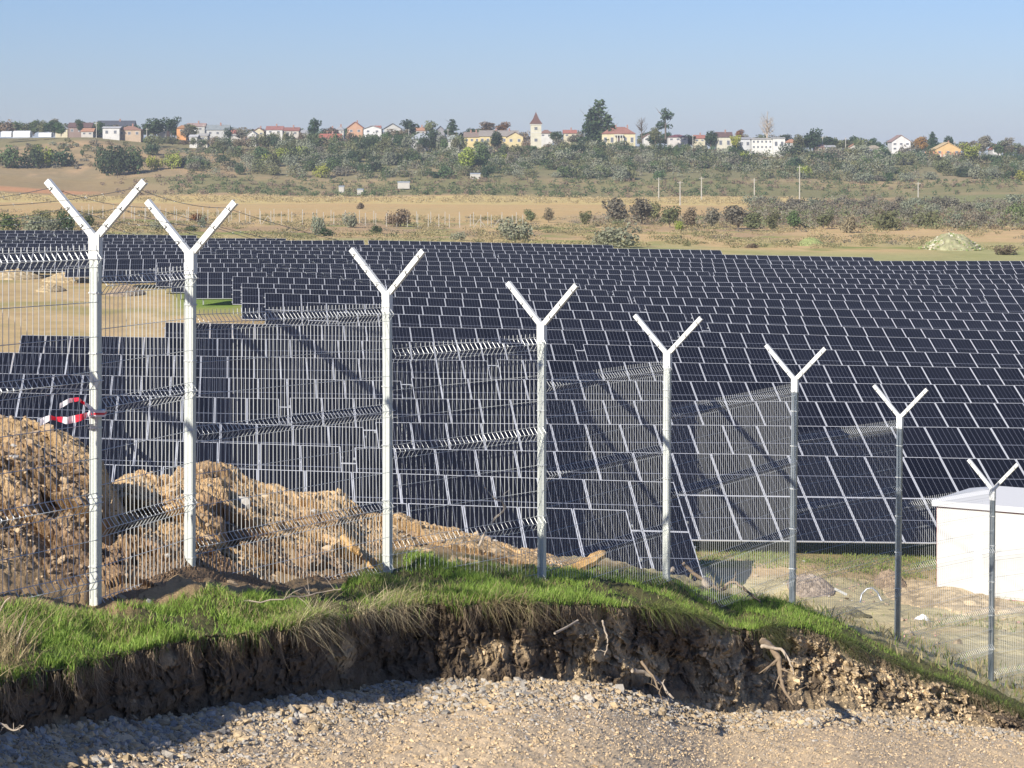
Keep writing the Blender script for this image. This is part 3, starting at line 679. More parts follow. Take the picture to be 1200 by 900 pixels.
# clods and stones (numberless rubble)
ico = None
def rock_base(seed):
    r = np.random.default_rng(seed); t = (1 + 5 ** .5) / 2
    v = np.array([(-1, t, 0), (1, t, 0), (-1, -t, 0), (1, -t, 0), (0, -1, t), (0, 1, t), (0, -1, -t), (0, 1, -t), (t, 0, -1), (t, 0, 1), (-t, 0, -1), (-t, 0, 1)], float)
    v /= np.linalg.norm(v[0]); v *= 1 + r.uniform(-.42, .30, (12, 1)); v *= r.uniform(.55, 1.15, 3)
    f = np.array([(0, 11, 5), (0, 5, 1), (0, 1, 7), (0, 7, 10), (0, 10, 11), (1, 5, 9), (5, 11, 4), (11, 10, 2), (10, 7, 6), (7, 1, 8), (3, 9, 4), (3, 4, 2), (3, 2, 6), (3, 6, 8), (3, 8, 9), (4, 9, 5), (2, 4, 11), (6, 2, 10), (8, 6, 7), (9, 8, 1)])
    return v, f
RB = [rock_base(s) for s in range(12)]
def rocks(name, X, Y, Zz, S, cols_, matn, label, cat=None, kind='stuff'):
    n = len(X); V = np.zeros((n, 12, 3)); Fa = np.zeros((n, 20, 3), dtype=np.int64)
    for j in range(12):
        idx = np.arange(j, n, 12); 
        if len(idx) == 0: continue
        v, f = RB[j]; a = rng.uniform(0, 2 * PI, len(idx)); b = rng.uniform(0, 2 * PI, len(idx))
        ca, sa, cb, sb = np.cos(a), np.sin(a), np.cos(b), np.sin(b)
        x = v[None, :, 0] * ca[:, None] - v[None, :, 1] * sa[:, None]; y = v[None, :, 0] * sa[:, None] + v[None, :, 1] * ca[:, None]; z = v[None, :, 2] + 0 * x
        y2 = y * cb[:, None] - z * sb[:, None]; z2 = y * sb[:, None] + z * cb[:, None]
        s = S[idx][:, None]
        V[idx, :, 0] = X[idx][:, None] + x * s; V[idx, :, 1] = Y[idx][:, None] + y2 * s; V[idx, :, 2] = Zz[idx][:, None] + z2 * s * .8
        Fa[idx] = f[None] + (idx * 12)[:, None, None]
    me = mesh_np(name, V.reshape(-1, 3), Fa.reshape(-1, 3), np.repeat(cols_, 12, 0)); o = link(name, me, M[matn]); tag(o, label, cat, kind=kind); return o
# on the heaps
XX = []; YY = []; ZZ = []
for Xm, Zm, z, pf in heap_fns:
    idx = rng.integers(0, Xm.size, 2600); keep = pf.ravel()[idx] > .05; idx = idx[keep]
    XX.append(Xm.ravel()[idx]); YY.append(Zm.ravel()[idx]); ZZ.append(z.ravel()[idx])
X = np.concatenate(XX); Y = np.concatenate(YY); Zz = np.concatenate(ZZ); n = len(X)
S = np.exp(rng.normal(math.log(.011), .6, n)).clip(.004, .055); cv = rng.uniform(0, 1, (n, 1))
cc = np.array([.54, .41, .26]) * cv + np.array([.28, .20, .13]) * (1 - cv); cc[rng.uniform(0, 1, n) < .05] = (.40, .38, .35)
rocks('soil_clods', X, Y, Zz, S, cc, 'stone', 'loose clods on the spoil heaps')
# gravel on the track
n = 42000; x = rng.uniform(-30, 1230, n); ff, fzz = smooth_curve(FOOT, x); u = rng.uniform(0, 1, n) ** 1.5
dist = u * 6.0; Y = fzz - dist * np.interp(x, [0, 1200], [.45, 1.25]); X = (x - 600) / F * Y; keep = Y > 7; X, Y, x, dist = X[keep], Y[keep], x[keep], dist[keep]; n = len(X)
S = np.exp(rng.normal(math.log(.0056), .5, n)).clip(.0025, .028) * np.where(x < 800, 1, .95); S = S * np.where((dist < 1.0) & (rng.uniform(0, 1, n) < .35), 1.6, 1) * (1 + .25 * (x < 350))
Zz = track_z(X, Y) + S * .1 + np.clip(1 - dist / 1.1, 0, 1) ** 2 * .016 * (0.4 + 1.2 * fbm(X * 2, Y * 2, 2, 70))
cv = rng.uniform(0, 1, (n, 1)); gw = ((rng.uniform(0, 1, n) < np.where(x < 800, .6, .25) * np.clip(1.3 - dist / 2.5, .15, 1)))[:, None]
cc = np.where(gw, np.array([.42, .39, .35]) * (.7 + .45 * cv), np.array([.62, .475, .30]) * (.72 + .3 * cv))
rocks('gravel_stones', X, Y, Zz, S, cc, 'stone', 'loose gravel on the track', 'gravel')
# crumbled lumps along the foot and stuck in the bank
n = 15000; x = rng.uniform(-30, 1230, n); ff, fzz = smooth_curve(FOOT, x); Y = fzz + .12 - rng.uniform(0, 1, n) ** 1.6 * 1.3 * np.interp(x, [0, 700, 1200], [.8, 1, .7]); X = (x - 600) / F * Y
S = np.exp(rng.normal(math.log(.0095), .55, n)).clip(.004, .038); Zz = track_z(X, Y) + .012 * np.clip((Y - fzz + .6) / .6, 0, 1) + S * .2; cv = rng.uniform(0, 1, (n, 1))
cc = np.where(rng.uniform(0, 1, (n, 1)) < .4, np.array([.45, .41, .35]), np.array([.52, .40, .25])) * (.6 + .5 * cv)
rocks('crumbled_soil', X, Y, Zz, S, cc, 'stone', 'crumbled soil lumps at the foot of the bank')
bx_, by_, bz_ = Xb.ravel(), Zb.ravel(), zb.ravel(); wgt = (np.clip((xs_f - 600) / 300, .04, 1)[None] * np.ones_like(Zb)).ravel() * (np.ones_like(Zb) * (t[:1] * 0 + 1)).ravel()
idx = rng.integers(0, len(bx_), 16000); idx = idx[rng.uniform(0, 1, len(idx)) < wgt[idx]]; n = len(idx)
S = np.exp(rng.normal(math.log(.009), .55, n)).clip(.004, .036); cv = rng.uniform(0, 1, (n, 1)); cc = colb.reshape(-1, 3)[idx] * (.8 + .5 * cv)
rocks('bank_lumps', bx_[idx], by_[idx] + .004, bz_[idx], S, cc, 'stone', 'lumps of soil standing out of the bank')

# ================================================================== grass
def blades(name, X, Y, Zz, Hh, wd, lean, cols_, label, cat=None, tip=None, kind='stuff', seg=3):
    n = len(X); a = rng.uniform(0, 2 * PI, n); dx, dy = np.cos(a), np.sin(a)
    lx = lean[0] + rng.normal(0, .35, n) * Hh; ly = lean[1] + rng.normal(0, .35, n) * Hh; lz_ = lean[2]
    V = np.zeros((n, 2 * seg + 1, 3))
    for s in range(seg + 1):
        f = s / seg; w = wd * (1 - f ** 1.5) * .5
        cx = X + lx * f ** 1.8; cy = Y + ly * f ** 1.8; cz = Zz + Hh * f * (1 - .15 * f) + lz_ * f ** 2
        if s < seg:
            V[:, 2 * s] = np.stack([cx - dx * w, cy - dy * w, cz], 1); V[:, 2 * s + 1] = np.stack([cx + dx * w, cy + dy * w, cz], 1)
        else: V[:, 2 * seg] = np.stack([cx, cy, cz], 1)
    st = (np.arange(n) * (2 * seg + 1))[:, None]
    q = np.concatenate([st + np.array([[2 * s, 2 * s + 1, 2 * s + 3, 2 * s + 2]]) for s in range(seg - 1)]); tr = st + np.array([[2 * seg - 2, 2 * seg - 1, 2 * seg]])
    C_ = np.repeat(cols_[:, None, :], 2 * seg + 1, 1).copy()
    if tip is not None: C_[:, 2 * seg] = C_[:, 2 * seg] * .5 + np.asarray(tip) * .5
    me = mesh_np(name, V.reshape(-1, 3), [q, tr], C_.reshape(-1, 3), smooth=False); o = link(name, me, M['grass']); tag(o, label, cat, kind=kind); return o
n = 120000
x = rng.uniform(-30, 1225, n); l = lipZ(x); wid = np.interp(x, [0, 112, 160, 222, 400, 430, 454, 635, 782, 850, 930, 1052, 1160, 1220], [1.6, 1.55, 1.3, 1.15, 1.1, 1.4, 1.7, 2.3, 2.3, 2.1, 1.7, 1.2, .9, .8])
u = rng.uniform(-.01, 1, n) ** 1.0; Y = l + u * wid; X = (x - 600) / F * Y
dens = fbm(X * 1.7, Y * 1.7, 3, 400); dens2 = fbm(X * 5, Y * 5, 2, 410)
back = np.clip((Y - fz_at(x)) / .7, 0, 1) * (x < 430)
prob = np.clip((dens - .36) * 4.0, .04, 1) * (1 - .92 * back) * np.clip(.35 + dens2, 0, 1) * np.interp(x, [0, 940, 1050, 1200], [1, .9, .22, .12]) * np.interp(x, [780, 860], [1, .8])
k_ = rng.uniform(0, 1, n) < prob; X, Y, x, dens, u = X[k_], Y[k_], x[k_], dens[k_], u[k_]; n = len(X)
Hh = (.022 + .070 * dens * rng.uniform(.3, 1.5, n)) * (1 + .25 * (u < .08)); Zz = verge_z(X, Y) - .008
cv = rng.uniform(0, 1, (n, 1)); g1 = np.array([.125, .225, .035]); g2 = np.array([.33, .45, .095]); cc = g1 * (1 - cv) + g2 * cv
cc = cc * (.8 + .5 * dens2[k_][:, None]); dry = rng.uniform(0, 1, n) < .06 + .30 * (fbm(X * 1.3, Y * 1.3, 2, 420) > .62); cc[dry] = np.array([.42, .36, .18]) * (.7 + .5 * cv[dry])
blades('green_grass', X, Y, Zz, Hh, .0055, (0, -.01, 0), cc, 'short green grass on the turf ledge', 'grass')
# overhanging fringe and dry tufts
n = 9000; x = rng.uniform(-30, 1225, n); pr = .25 + .75 * (fbm(x / 30, x * 0, 2, 430) > .48); k_ = rng.uniform(0, 1, n) < pr * np.interp(x, [780, 850], [1, .55]); x = x[k_]; n = len(x)
Y = lipZ(x) + rng.uniform(-.03, .12, n); X = (x - 600) / F * Y; Hh = rng.uniform(.03, .10, n); cv = rng.uniform(0, 1, (n, 1))
cc = np.where(rng.uniform(0, 1, (n, 1)) < np.interp(x, [980, 1080], [.5, .12])[:, None], np.array([.15, .24, .045]) * (.7 + .6 * cv), np.array([.36, .30, .16]) * (.6 + .6 * cv))
blades('fringe_grass', X, Y, verge_z(X, Y) - .01, Hh, .005, (.0, -.07, -.02 - rng.uniform(0, .14, n)), cc, 'grass hanging over the edge of the bank', 'grass')
n = 5200; x = rng.uniform(0, 1225, n); k_ = rng.uniform(0, 1, n) < np.clip((fbm(x / 18, x * 0, 2, 435) - .42) * 5, .04, 1); x = x[k_]; n = len(x)
Y = lipZ(x) - rng.uniform(.02, .10, n); X = (x - 600) / F * Y; cv = rng.uniform(0, 1, (n, 1))
blades('hanging_rootlets', X, Y, CZ - ground_h(X, Y) - rng.uniform(0, .05, n), -rng.uniform(.04, .22, n), .003, (rng.normal(0, .03, n), rng.normal(-.02, .02, n), 0), np.array([.34, .26, .17]) * (.5 + .8 * cv), 'fine rootlets hanging from the turf over the cut face', 'roots')
def tuft(px_list, n, hmin, hmax, spread, colr, droop, name, label, kind='stuff', cat='grass'):
    Xs = []; Ys = []; xi = []
    for (xc, w_) in px_list:
        xx = rng.normal(xc, w_, n // len(px_list)); yy = lipZ(xx) + rng.uniform(-.06, spread, len(xx)); Xs.append((xx - 600) / F * yy); Ys.append(yy)
    X = np.concatenate(Xs); Y = np.concatenate(Ys); n = len(X); cv = rng.uniform(.6, 1.2, (n, 1))
    blades(name, X, Y, verge_z(X, Y) - .01, rng.uniform(hmin, hmax, n), .0045, (rng.normal(.07, .11, n), rng.normal(-.10, .07, n), -droop * rng.uniform(-.3, 1.2, n) ** 1), np.array(colr) * cv, label, cat, kind=kind, seg=4)
tuft([(352, 9), (372, 9), (428, 10), (452, 12), (470, 10)], 950, .05, .20, .30, (.55, .47, .29), .26, 'dry_tuft', 'pale dry straw tuft drooping over the bank below the third post')
tuft([(580, 14), (612, 12)], 500, .06, .14, .2, (.40, .33, .18), .26, 'dry_tuft', 'small dry straw tuft hanging in the middle of the bank')
tuft([(770, 10), (797, 12), (826, 8)], 700, .06, .16, .2, (.20, .24, .07), .22, 'weed_tuft', 'green weeds trailing over the bank right of the fifth post', cat='weeds')
tuft([(0, 18)], 260, .15, .42, .9, (.42, .34, .19), .02, 'dry_stalks', 'dry stalks standing at the left end of the turf', cat='dry stalks')
tuft([(900, 8), (990, 14), (1060, 16), (1120, 24), (1180, 24)], 4200, .04, .14, .30, (.14, .155, .06), .30, 'weed_tuft', 'low weeds covering the right end of the bank', cat='weeds')
# grass in the works area and green strip under the first tables on the right
n = 30000; x = rng.uniform(800, 1230, n); Y = rng.uniform(23.5, 63, n); X = (x - 600) / F * Y; dn = fbm(X * .35, Y * .25, 3, 440)
k_ = (rng.uniform(0, 1, n) < np.clip((dn - .56) * 5, 0, 1) + .25 * (Y < 33)) & (Y > lipZ(x) + .6); X, Y = X[k_], Y[k_]; n = len(X); cv = rng.uniform(.6, 1.2, (n, 1))
cc = np.where(rng.uniform(0, 1, (n, 1)) < .6, np.array([.32, .27, .14]), np.array([.17, .22, .06])) * cv
blades('sparse_weeds', X, Y, CZ - ground_h(X, Y) + np.where(Y > ZE, work_rough(X, Y), (fbm(X * 1.5, Y * 1.5, 3, 160) - .5) * .12) - .02, rng.uniform(.05, .2, n), .02, (0, 0, 0), cc, 'sparse weeds on the disturbed ground by the cabin', 'weeds')
n = 14000; x = rng.uniform(810, 1230, n); Y = rng.uniform(60.5, 66, n); X = (x - 600) / F * Y; cv = rng.uniform(.6, 1.2, (n, 1))
k_ = rng.uniform(0, 1, n) < np.clip(fbm(X * .6, Y * .6, 2, 450) * 2 - .5, 0, 1); X, Y, cv = X[k_], Y[k_], cv[k_]; n = len(X)
blades('grass_strip', X, Y, CZ - ground_h(X, Y), rng.uniform(.05, .14, n), .03, (0, 0, 0), np.array([.22, .27, .07]) * cv, 'strip of green grass under the front edge of the panels', 'grass')

# ================================================================== roots, twigs, timber near the bank and heaps
def branch(name, pts, r0, r1, matn, label=None, cat=None, n=6, kids=0, parent=None, wob=.0, group=None):
    b = MB(); P = [Vector(p) for p in pts]; Q = []
    for i in range(len(P) - 1):
        for j in range(5):
            f = j / 5; a0 = P[max(i - 1, 0)]; a1 = P[i]; a2 = P[i + 1]; a3 = P[min(i + 2, len(P) - 1)]
            v = .5 * ((2 * a1) + (a2 - a0) * f + (2 * a0 - 5 * a1 + 4 * a2 - a3) * f * f + (-a0 + 3 * a1 - 3 * a2 + a3) * f ** 3)
            Q.append(v + Vector([random.gauss(0, wob) for _ in range(3)]))
    Q.append(P[-1]); m_ = len(Q); b.tube(Q, [r0 + (r1 - r0) * i / (m_ - 1) for i in range(m_)], n)
    for k in range(kids):
        i = random.randint(m_ // 4, m_ - 2); rr = (r0 + (r1 - r0) * i / (m_ - 1)) * .5; d = Vector([random.gauss(0, 1) for _ in range(3)]).normalized() * (Q[-1] - Q[0]).length * random.uniform(.12, .3)
        b.tube([Q[i], Q[i] + d * .5 + Vector((0, 0, .01)), Q[i] + d], [rr, rr * .7, rr * .2], 5)
    o = b.build(name, M[matn], parent, smooth=True)
    if label: tag(o, label, cat, group)
    return o
def wl(*a): return [W(x, y, Z) for x, y, Z in a]
branch('tree_root', wl((895, 752, 19.6), (905, 760, 19.1), (913, 775, 18.95), (915, 795, 18.9), (920, 810, 18.85), (930, 826, 18.8)), .036, .007, 'root', 'thick bare root curving down out of the right part of the bank', 'root', kids=6, wob=.004)
branch('tree_root', wl((893, 757, 19.2), (915, 762, 18.9), (925, 775, 18.8), (930, 790, 18.8)), .018, .004, 'palebark', 'thin pale root lying over the thick bare root', 'root', kids=3, wob=.003)
branch('thin_root', wl((705, 728, 17.0), (710, 742, 16.75), (712, 755, 16.7), (708, 768, 16.7)), .008, .003, 'palebark', 'thin curved root dangling from the turf in the middle of the bank', 'root', kids=2, wob=.002)
branch('stick', wl((650, 742, 16.3), (664, 735, 16.5), (677, 727, 16.7)), .010, .007, 'palebark', 'short grey stick poking out of the bank below the fourth post', 'stick')
branch('broken_branch', wl((741, 786, 17.0), (757, 789, 17.1), (770, 797, 17.1), (783, 812, 17.0), (789, 818, 17.0)), .020, .007, 'palebark', 'broken pale branch lying at the foot of the bank under the fifth post', 'branch', kids=5, wob=.003)
branch('broken_branch', wl((752, 775, 17.1), (765, 793, 17.0), (771, 806, 16.9), (776, 820, 16.9)), .012, .004, 'root', 'darker crossing branch at the foot of the bank under the fifth post', 'branch', kids=6, wob=.004)
branch('twig', wl((560, 640, 18.0), (578, 610, 18.0), (591, 597, 18.0), (588, 588, 18.0), (578, 583, 18.0), (568, 571, 18.0)), .012, .005, 'palebark', 'tall yellowish forked twig standing on the low heap between two posts', 'twig', wob=.003)
branch('twig', wl((591, 597, 18.0), (589, 582, 18.05), (597, 574, 18.1)), .007, .003, 'palebark', 'short side shoot beside the tall yellowish twig', 'twig', wob=.002)
branch('bleached_branch', wl((-14, 850, 9.9), (0, 848, 9.9), (16, 856, 9.9), (28, 850, 9.9)), .008, .002, 'palebark', 'bleached twig at the lower left corner', 'twig', kids=6)
branch('straw_stalk', wl((0, 716, 11.5), (6, 705, 11.5), (12, 700, 11.5)), .005, .002, 'palebark', 'pale straw stalk at the left edge of the turf', 'stalk')
branch('straw_stalk', wl((19, 757, 10.9), (25, 738, 10.9), (31, 721, 10.9)), .006, .002, 'palebark', 'leaning pale stalk near the left edge of the turf', 'stalk')
branch('brown_branch', wl((800, 660, 22), (840, 690, 22), (860, 683, 22), (875, 692, 21.8), (890, 706, 21.6)), .020, .008, 'root', 'dark crooked branch lying beyond the fence beside the sixth post', 'branch', kids=6, wob=.01)
branch('thatch_twig', wl((270, 705, 13.9), (330, 702, 14.0), (370, 696, 14.2), (400, 690, 14.3)), .006, .002, 'palebark', 'long dry twig lying across the grass left of the third post', 'twig', kids=8, wob=.006)
def timber(px0, px1, r, label):
    a, c = W(*px0), W(*px1); b = MB(); d = (c - a); m_ = 9; pts = [a + d * i / (m_ - 1) + Vector((0, 0, random.gauss(0, .006))) for i in range(m_)]
    b.tube(pts, [r * random.uniform(.75, 1.1) for _ in range(m_ - 1)] + [r * .3], 7)
    o = b.build('split_log', M['wood'], smooth=False); tag(o, label, 'log')
timber((674, 668, 19.6), (709, 647, 19.8), .055, 'splintered orange log lying on the low end of the heap near the fourth post')
timber((402, 630, 16.4), (422, 651, 16.2), .03, 'short splintered log on the heap left of the third post')
# extra clods in front of the heaps
for i, (x, y, Z, r, lb) in enumerate([(436, 660, 16.6, .055, 'round brown clod at the foot of the third post'), (829, 682, 21.5, .10, 'pale lump of soil behind the turf right of the fifth post'), (788, 668, 20.9, .05, 'small pinkish stone beside the fifth post')]):
    v, f = RB[i]; vv = [Vector(q) * r for q in v]; b = MB(); b.add(vv, [tuple(int(z) for z in q) for q in f]); o = b.build('clod', M['palebark'] if i else M['wood'], loc=W(x, y, Z)); 
    md = o.modifiers.new('sub', 'SUBSURF'); md.levels = md.render_levels = 1
    tag(o, lb, 'clod')

# ================================================================== white cabin on the right
cz0 = gz(11.0, 58)
Lp = W(1098, 695, 58.0)
cab = empty('transformer_cabin', (Lp.x, Lp.y, Lp.z)); cab.rotation_euler = (0, 0, math.radians(-32))
tag(cab, 'white sheet metal cabin with a shallow pale roof at the right edge', 'cabin')
LC, DC, HC = 6.2, 2.45, 2.2
b = MB(); b.box((LC / 2, DC / 2, HC / 2), (LC, DC, HC)); b.build('wall', M['container'], cab)
b = MB(); b.box((LC / 2, DC / 2, -.11), (LC - .1, DC - .1, .22)); b.build('base', M['concrete'], cab)
for x_, w_ in ((.98, .22), (3.3, .22)):
    b = MB(); b.box((x_ + w_ / 2, -.008, 1.02), (w_, .016, 1.9)); b.build('wall_panel', M['container_grey'], cab)
dr = MB(); dr.box((2.0, -.012, 1.0), (1.25, .024, 1.85)); d_ = dr.build('door', M['container'], cab)
b = MB(); b.box((2.5, -.035, 1.0), (.12, .03, .03)); b.build('handle', M['steel'], d_)
b = MB(); 
for zc_, hh in ((HC - .03, .03), (.015, .03)): b.box((LC / 2, -.006, zc_), (LC + .012, .016, hh * .5))
b.box((-.002, -.002, HC / 2), (.014, .014, HC - .07)); b.build('corner_trim', M['container_trim'], cab)
b = MB(); o_ = .10; zz = HC; rise = .30
pts = [(-o_, -o_, zz), (LC + o_, -o_, zz), (LC + o_, DC + o_, zz), (-o_, DC + o_, zz)]
pts += [(p_[0], p_[1], zz + .14) for p_ in pts]; pts += [(1.15, DC / 2, zz + .14 + rise), (LC - 1.15, DC / 2, zz + .14 + rise)]
b.add(pts, [(3, 2, 1, 0), (0, 1, 5, 4), (1, 2, 6, 5), (2, 3, 7, 6), (3, 0, 4, 7), (4, 5, 9, 8), (5, 6, 9), (6, 7, 8, 9), (7, 4, 8)]); b.build('roof', M['roofing'], cab)
# sandy pad and tipped rubbish
def lump(name, x, y, Z, rx, ry, rz, colr, label, cat, seed, matn='heap', rough=.22, n=64, group=None):
    p = W(x, y, Z); u = np.linspace(-1, 1, n); U, V_ = np.meshgrid(u, u); r = np.sqrt(U ** 2 + V_ ** 2)
    sx = rx / F * Z; X = p.x + U * sx; Y = p.y + V_ * ry
    h = np.clip(1 - r ** 1.6, 0, 1); nn = fbm(X * 4 / max(sx, .3), Y * 4 / max(sx, .3), 4, seed)
    z = CZ - ground_h(X, Y) + (work_rough(X, Y)) - .08 * (r > .9) + h * rz * (1 - rough + 2 * rough * nn) - .02
    w, idd = worley(X * 9 / max(sx, .3), Y * 9 / max(sx, .3), seed); z = z + h * min(rz, 1.2) * .14 * (idd - w)
    cc = np.array(colr) * (.7 + .6 * idd[..., None])
    me = mesh_np(name, np.stack([X - p.x, Y - p.y, z - p.z], -1).reshape(-1, 3), gridfaces(n, n), cc.reshape(-1, 3)); o = link(name, me, M[matn], loc=p); tag(o, label, cat, group); return o
lump('sand_pad', 1120, 712, 55, 85, 5.5, .28, (.60, .47, .29), 'sandy pad of earth in front of the white cabin', 'soil', 501, rough=.1)
lump('rubble_pile', 950, 672, 56, 30, 1.6, .32, (.36, .30, .24), 'low rubble pile with pinkish bits beyond the sixth post', 'rubble', 502)
lump('rubble_pile', 1045, 668, 58, 22, 1.4, .4, (.33, .25, .17), 'brown clod pile beyond the seventh post, left of the cabin', 'rubble', 503)
lump('weed_mound', 990, 692, 48, 34, 1.3, .22, (.22, .20, .12), 'small weedy mound between the sixth and seventh posts', 'mound', 504)
lump('white_rubbish', 1081, 722, 47, 10, .45, .16, (.75, .74, .70), 'crumpled white plastic lying on the dirt below the cabin', 'rubbish', 505, 'stone')
lump('grey_rubble', 1000, 716, 40, 30, 1.0, .12, (.45, .45, .44), 'grey broken slabs on the slope between the sixth and seventh posts', 'rubble', 506, 'stone')
b = MB(); b.tube([W(x_, y_, 50) for x_, y_ in ((1008, 706), (1010, 696), (1016, 690), (1022, 689), (1028, 694), (1033, 704))], .022, 6)
tag(b.build('bent_pipe', M['steel'], smooth=True), 'bent pipe standing in an arch on the dirt left of the seventh post', 'pipe')
b = MB(); b.tube([W(978, 690, 50), W(992, 697, 50)], .03, 6)
tag(b.build('pale_pipe', M['container']), 'short pale pipe lying beside the weedy mound', 'pipe')
n = 1500; x = rng.uniform(850, 1225, n); Y = rng.uniform(34, 62, n); X = (x - 600) / F * Y; cl_ = fbm(X * .5, Y * .3, 2, 520); k_ = rng.uniform(0, 1, n) < np.clip((cl_ - .4) * 4, .08, 1); X, Y = X[k_], Y[k_]; n = len(X)
S = np.exp(rng.normal(math.log(.026), .5, n)).clip(.012, .09); cv = rng.uniform(0, 1, (n, 1)); cc = np.where(cv > .97, np.array([.62, .58, .55]), np.where(cv < .12, np.array([.50, .30, .25]), np.array([.40, .32, .22]) * (.6 + .5 * cv)))
rocks('ground_debris', X, Y, CZ - ground_h(X, Y) + work_rough(X, Y) + S * .2, S, cc, 'stone', 'stones and debris scattered over the works area')
# earth mounds on the open ground at the left
for i, (x, y, Z, rx, ry, rz, lb) in enumerate([(20, 322, 222, 34, 5, .8, 'long tan earth mound at the left edge below the far panels'), (78, 330, 218, 30, 4, .8, 'tan earth mound behind the leftmost post'), (148, 345, 196, 24, 4, .8, 'brown brushy earth mound between the first two posts'), (60, 345, 200, 18, 3, .6, 'small tan earth mound in the open ground at the left')]):
    lump('earth_mound', x, y, Z, rx, ry, rz, (.46, .36, .21) if i != 2 else (.33, .26, .18), lb, 'earth mound', 540 + i)

# ================================================================== vegetation
def leaf_cloud(name, lobes, n, size, seed, matn, flat=.5, branches=0, bare=False):
    """many small leaf-clump faces through the volume of a few lobes; lobes: (cx,cy,cz,rx,ry,rz)"""
    r = np.random.default_rng(seed); vol = np.array([l[3] * l[4] * l[5] for l in lobes]) ** .7; pk = r.choice(len(lobes), n, p=vol / vol.sum()); Lb = np.array(lobes)[pk]
    d = r.normal(0, 1, (n, 3)); d /= np.linalg.norm(d, axis=1)[:, None]; rad = r.uniform(.35, 1.08, n) ** .6
    c = Lb[:, :3] + d * rad[:, None] * Lb[:, 3:]
    clump = vnoise(c[:, 0] * 1.3 / size * .12 + seed, c[:, 2] * 1.3 / size * .12, seed)
    nrm = d * .7 + r.normal(0, .6, (n, 3)); nrm /= np.linalg.norm(nrm, axis=1)[:, None]
    a = np.cross(nrm, r.normal(0, 1, (n, 3))); a /= np.linalg.norm(a, axis=1)[:, None]; b = np.cross(nrm, a)
    s = size * r.uniform(.5, 1.25, (n, 1)); V = np.stack([c - a * s - b * s * .3, c + a * s * .2 - b * s * .8, c + a * s + b * s * .2, c - a * s * .1 + b * s * .8], 1)
    return V.reshape(-1, 3), np.arange(n * 4).reshape(n, 4)
def crown_mesh(name, lobes, n, size, seed, mats):
    V, Fq = leaf_cloud(name, lobes, n, size, seed, None); me = mesh_np(name, V, Fq); me.materials.append(mats); return me
def rnd_lobes(seed, kind):
    r = random.Random(seed); L = []
    if kind == 'bush':      # unit: height 1, width ~1.3
        for i in range(7): L.append((r.uniform(-.42, .42), r.uniform(-.35, .35), r.uniform(.28, .62), r.uniform(.2, .34), r.uniform(.2, .32), r.uniform(.2, .36)))
        L.append((0, 0, .3, .5, .45, .3))
    elif kind == 'round':   # tree with trunk: crown from .25 to 1
        for i in range(9):
            a = r.uniform(0, 6.28); q = r.uniform(0, .27); L.append((q * math.cos(a), q * math.sin(a), r.uniform(.3, .82), r.uniform(.15, .25), r.uniform(.15, .25), r.uniform(.13, .2)))
        L.append((0, 0, .5, .3, .3, .32))
    elif kind == 'conifer':
        for i in range(8):
            z = .18 + i * .105; w = .27 * (1.08 - z) ** .8 + .02; 
            for j in range(3): a = r.uniform(0, 6.28); L.append((w * .5 * math.cos(a), w * .5 * math.sin(a), z, w * .75, w * .75, .07))
    elif kind == 'tall':
        for i in range(9):
            z = r.uniform(.4, .93); q = r.uniform(0, .17); a = r.uniform(0, 6.28); L.append((q * math.cos(a), q * math.sin(a), z, r.uniform(.07, .13), r.uniform(.07, .13), r.uniform(.06, .11)))
    elif kind == 'hedge':
        for i in range(12): L.append((r.uniform(-1.1, 1.1), r.uniform(-.2, .2), r.uniform(.3, .6), r.uniform(.2, .35), .25, r.uniform(.2, .38)))
    return L
def trunk_mesh(kind, seed, matn='bark'):
    r = random.Random(seed); b = MB(); top = {'bush': .5, 'round': .7, 'conifer': .95, 'tall': .85, 'hedge': .4, 'bare': .9}[kind]
    if kind in ('bush', 'hedge'):
        for i in range(5 if kind == 'bush' else 9):
            a = r.uniform(0, 6.28); q = .3 if kind == 'bush' else r.uniform(.1, 1.0); b.tube([(0 if kind == 'bush' else q * math.cos(a), 0, -.05), (q * math.cos(a), .2 * math.sin(a), top)], [.022, .008], 4)
    else:
        r0 = .028 if kind != 'conifer' else .02
        b.tube([(0, 0, -.04), (r.uniform(-.01, .01), 0, top * .4), (r.uniform(-.03, .03), r.uniform(-.02, .02), top)], [r0, r0 * .7, r0 * .2], 6)
        for i in range(7 if kind != 'bare' else 26):
            z = r.uniform(.25, .75) * top; a = r.uniform(0, 6.28); ln = r.uniform(.14, .30) * (1 if kind != 'bare' else 1.0 - .4 * z); e = (ln * math.cos(a), ln * math.sin(a), z + ln * r.uniform(.7, 1.3))
            b.tube([(0, 0, z), (e[0] * .5, e[1] * .5, (z + e[2]) / 2 + .0), e], [r0 * .38, r0 * .22, .002], 4, cap=False)
            if kind == 'bare':
                for j in range(5):
                    f = r.uniform(.4, 1); st = Vector((e[0] * f, e[1] * f, z + (e[2] - z) * f)); b.tube([st, st + Vector((r.gauss(0, .05), r.gauss(0, .05), r.uniform(.03, .12)))], [.003, .0012], 3, cap=False)
    return b.mesh('trunk', M[matn])
lib = {}
def get_plant(kind, matn, var):
    key = (kind, matn, var)
    if key not in lib:
        sd = hash((kind, var)) % 1000 if False else (sum(map(ord, kind)) * 7 + var * 31)
        nn = {'bush': 850, 'round': 1100, 'conifer': 1100, 'tall': 600, 'hedge': 900}[kind]; sz = {'bush': .050, 'round': .040, 'conifer': .034, 'tall': .026, 'hedge': .055}[kind]
        lib[key] = (crown_mesh('crown', rnd_lobes(sd, kind), nn, sz, sd, M[matn]), trunk_mesh(kind, sd))
    return lib[key]
TREE_N = 0
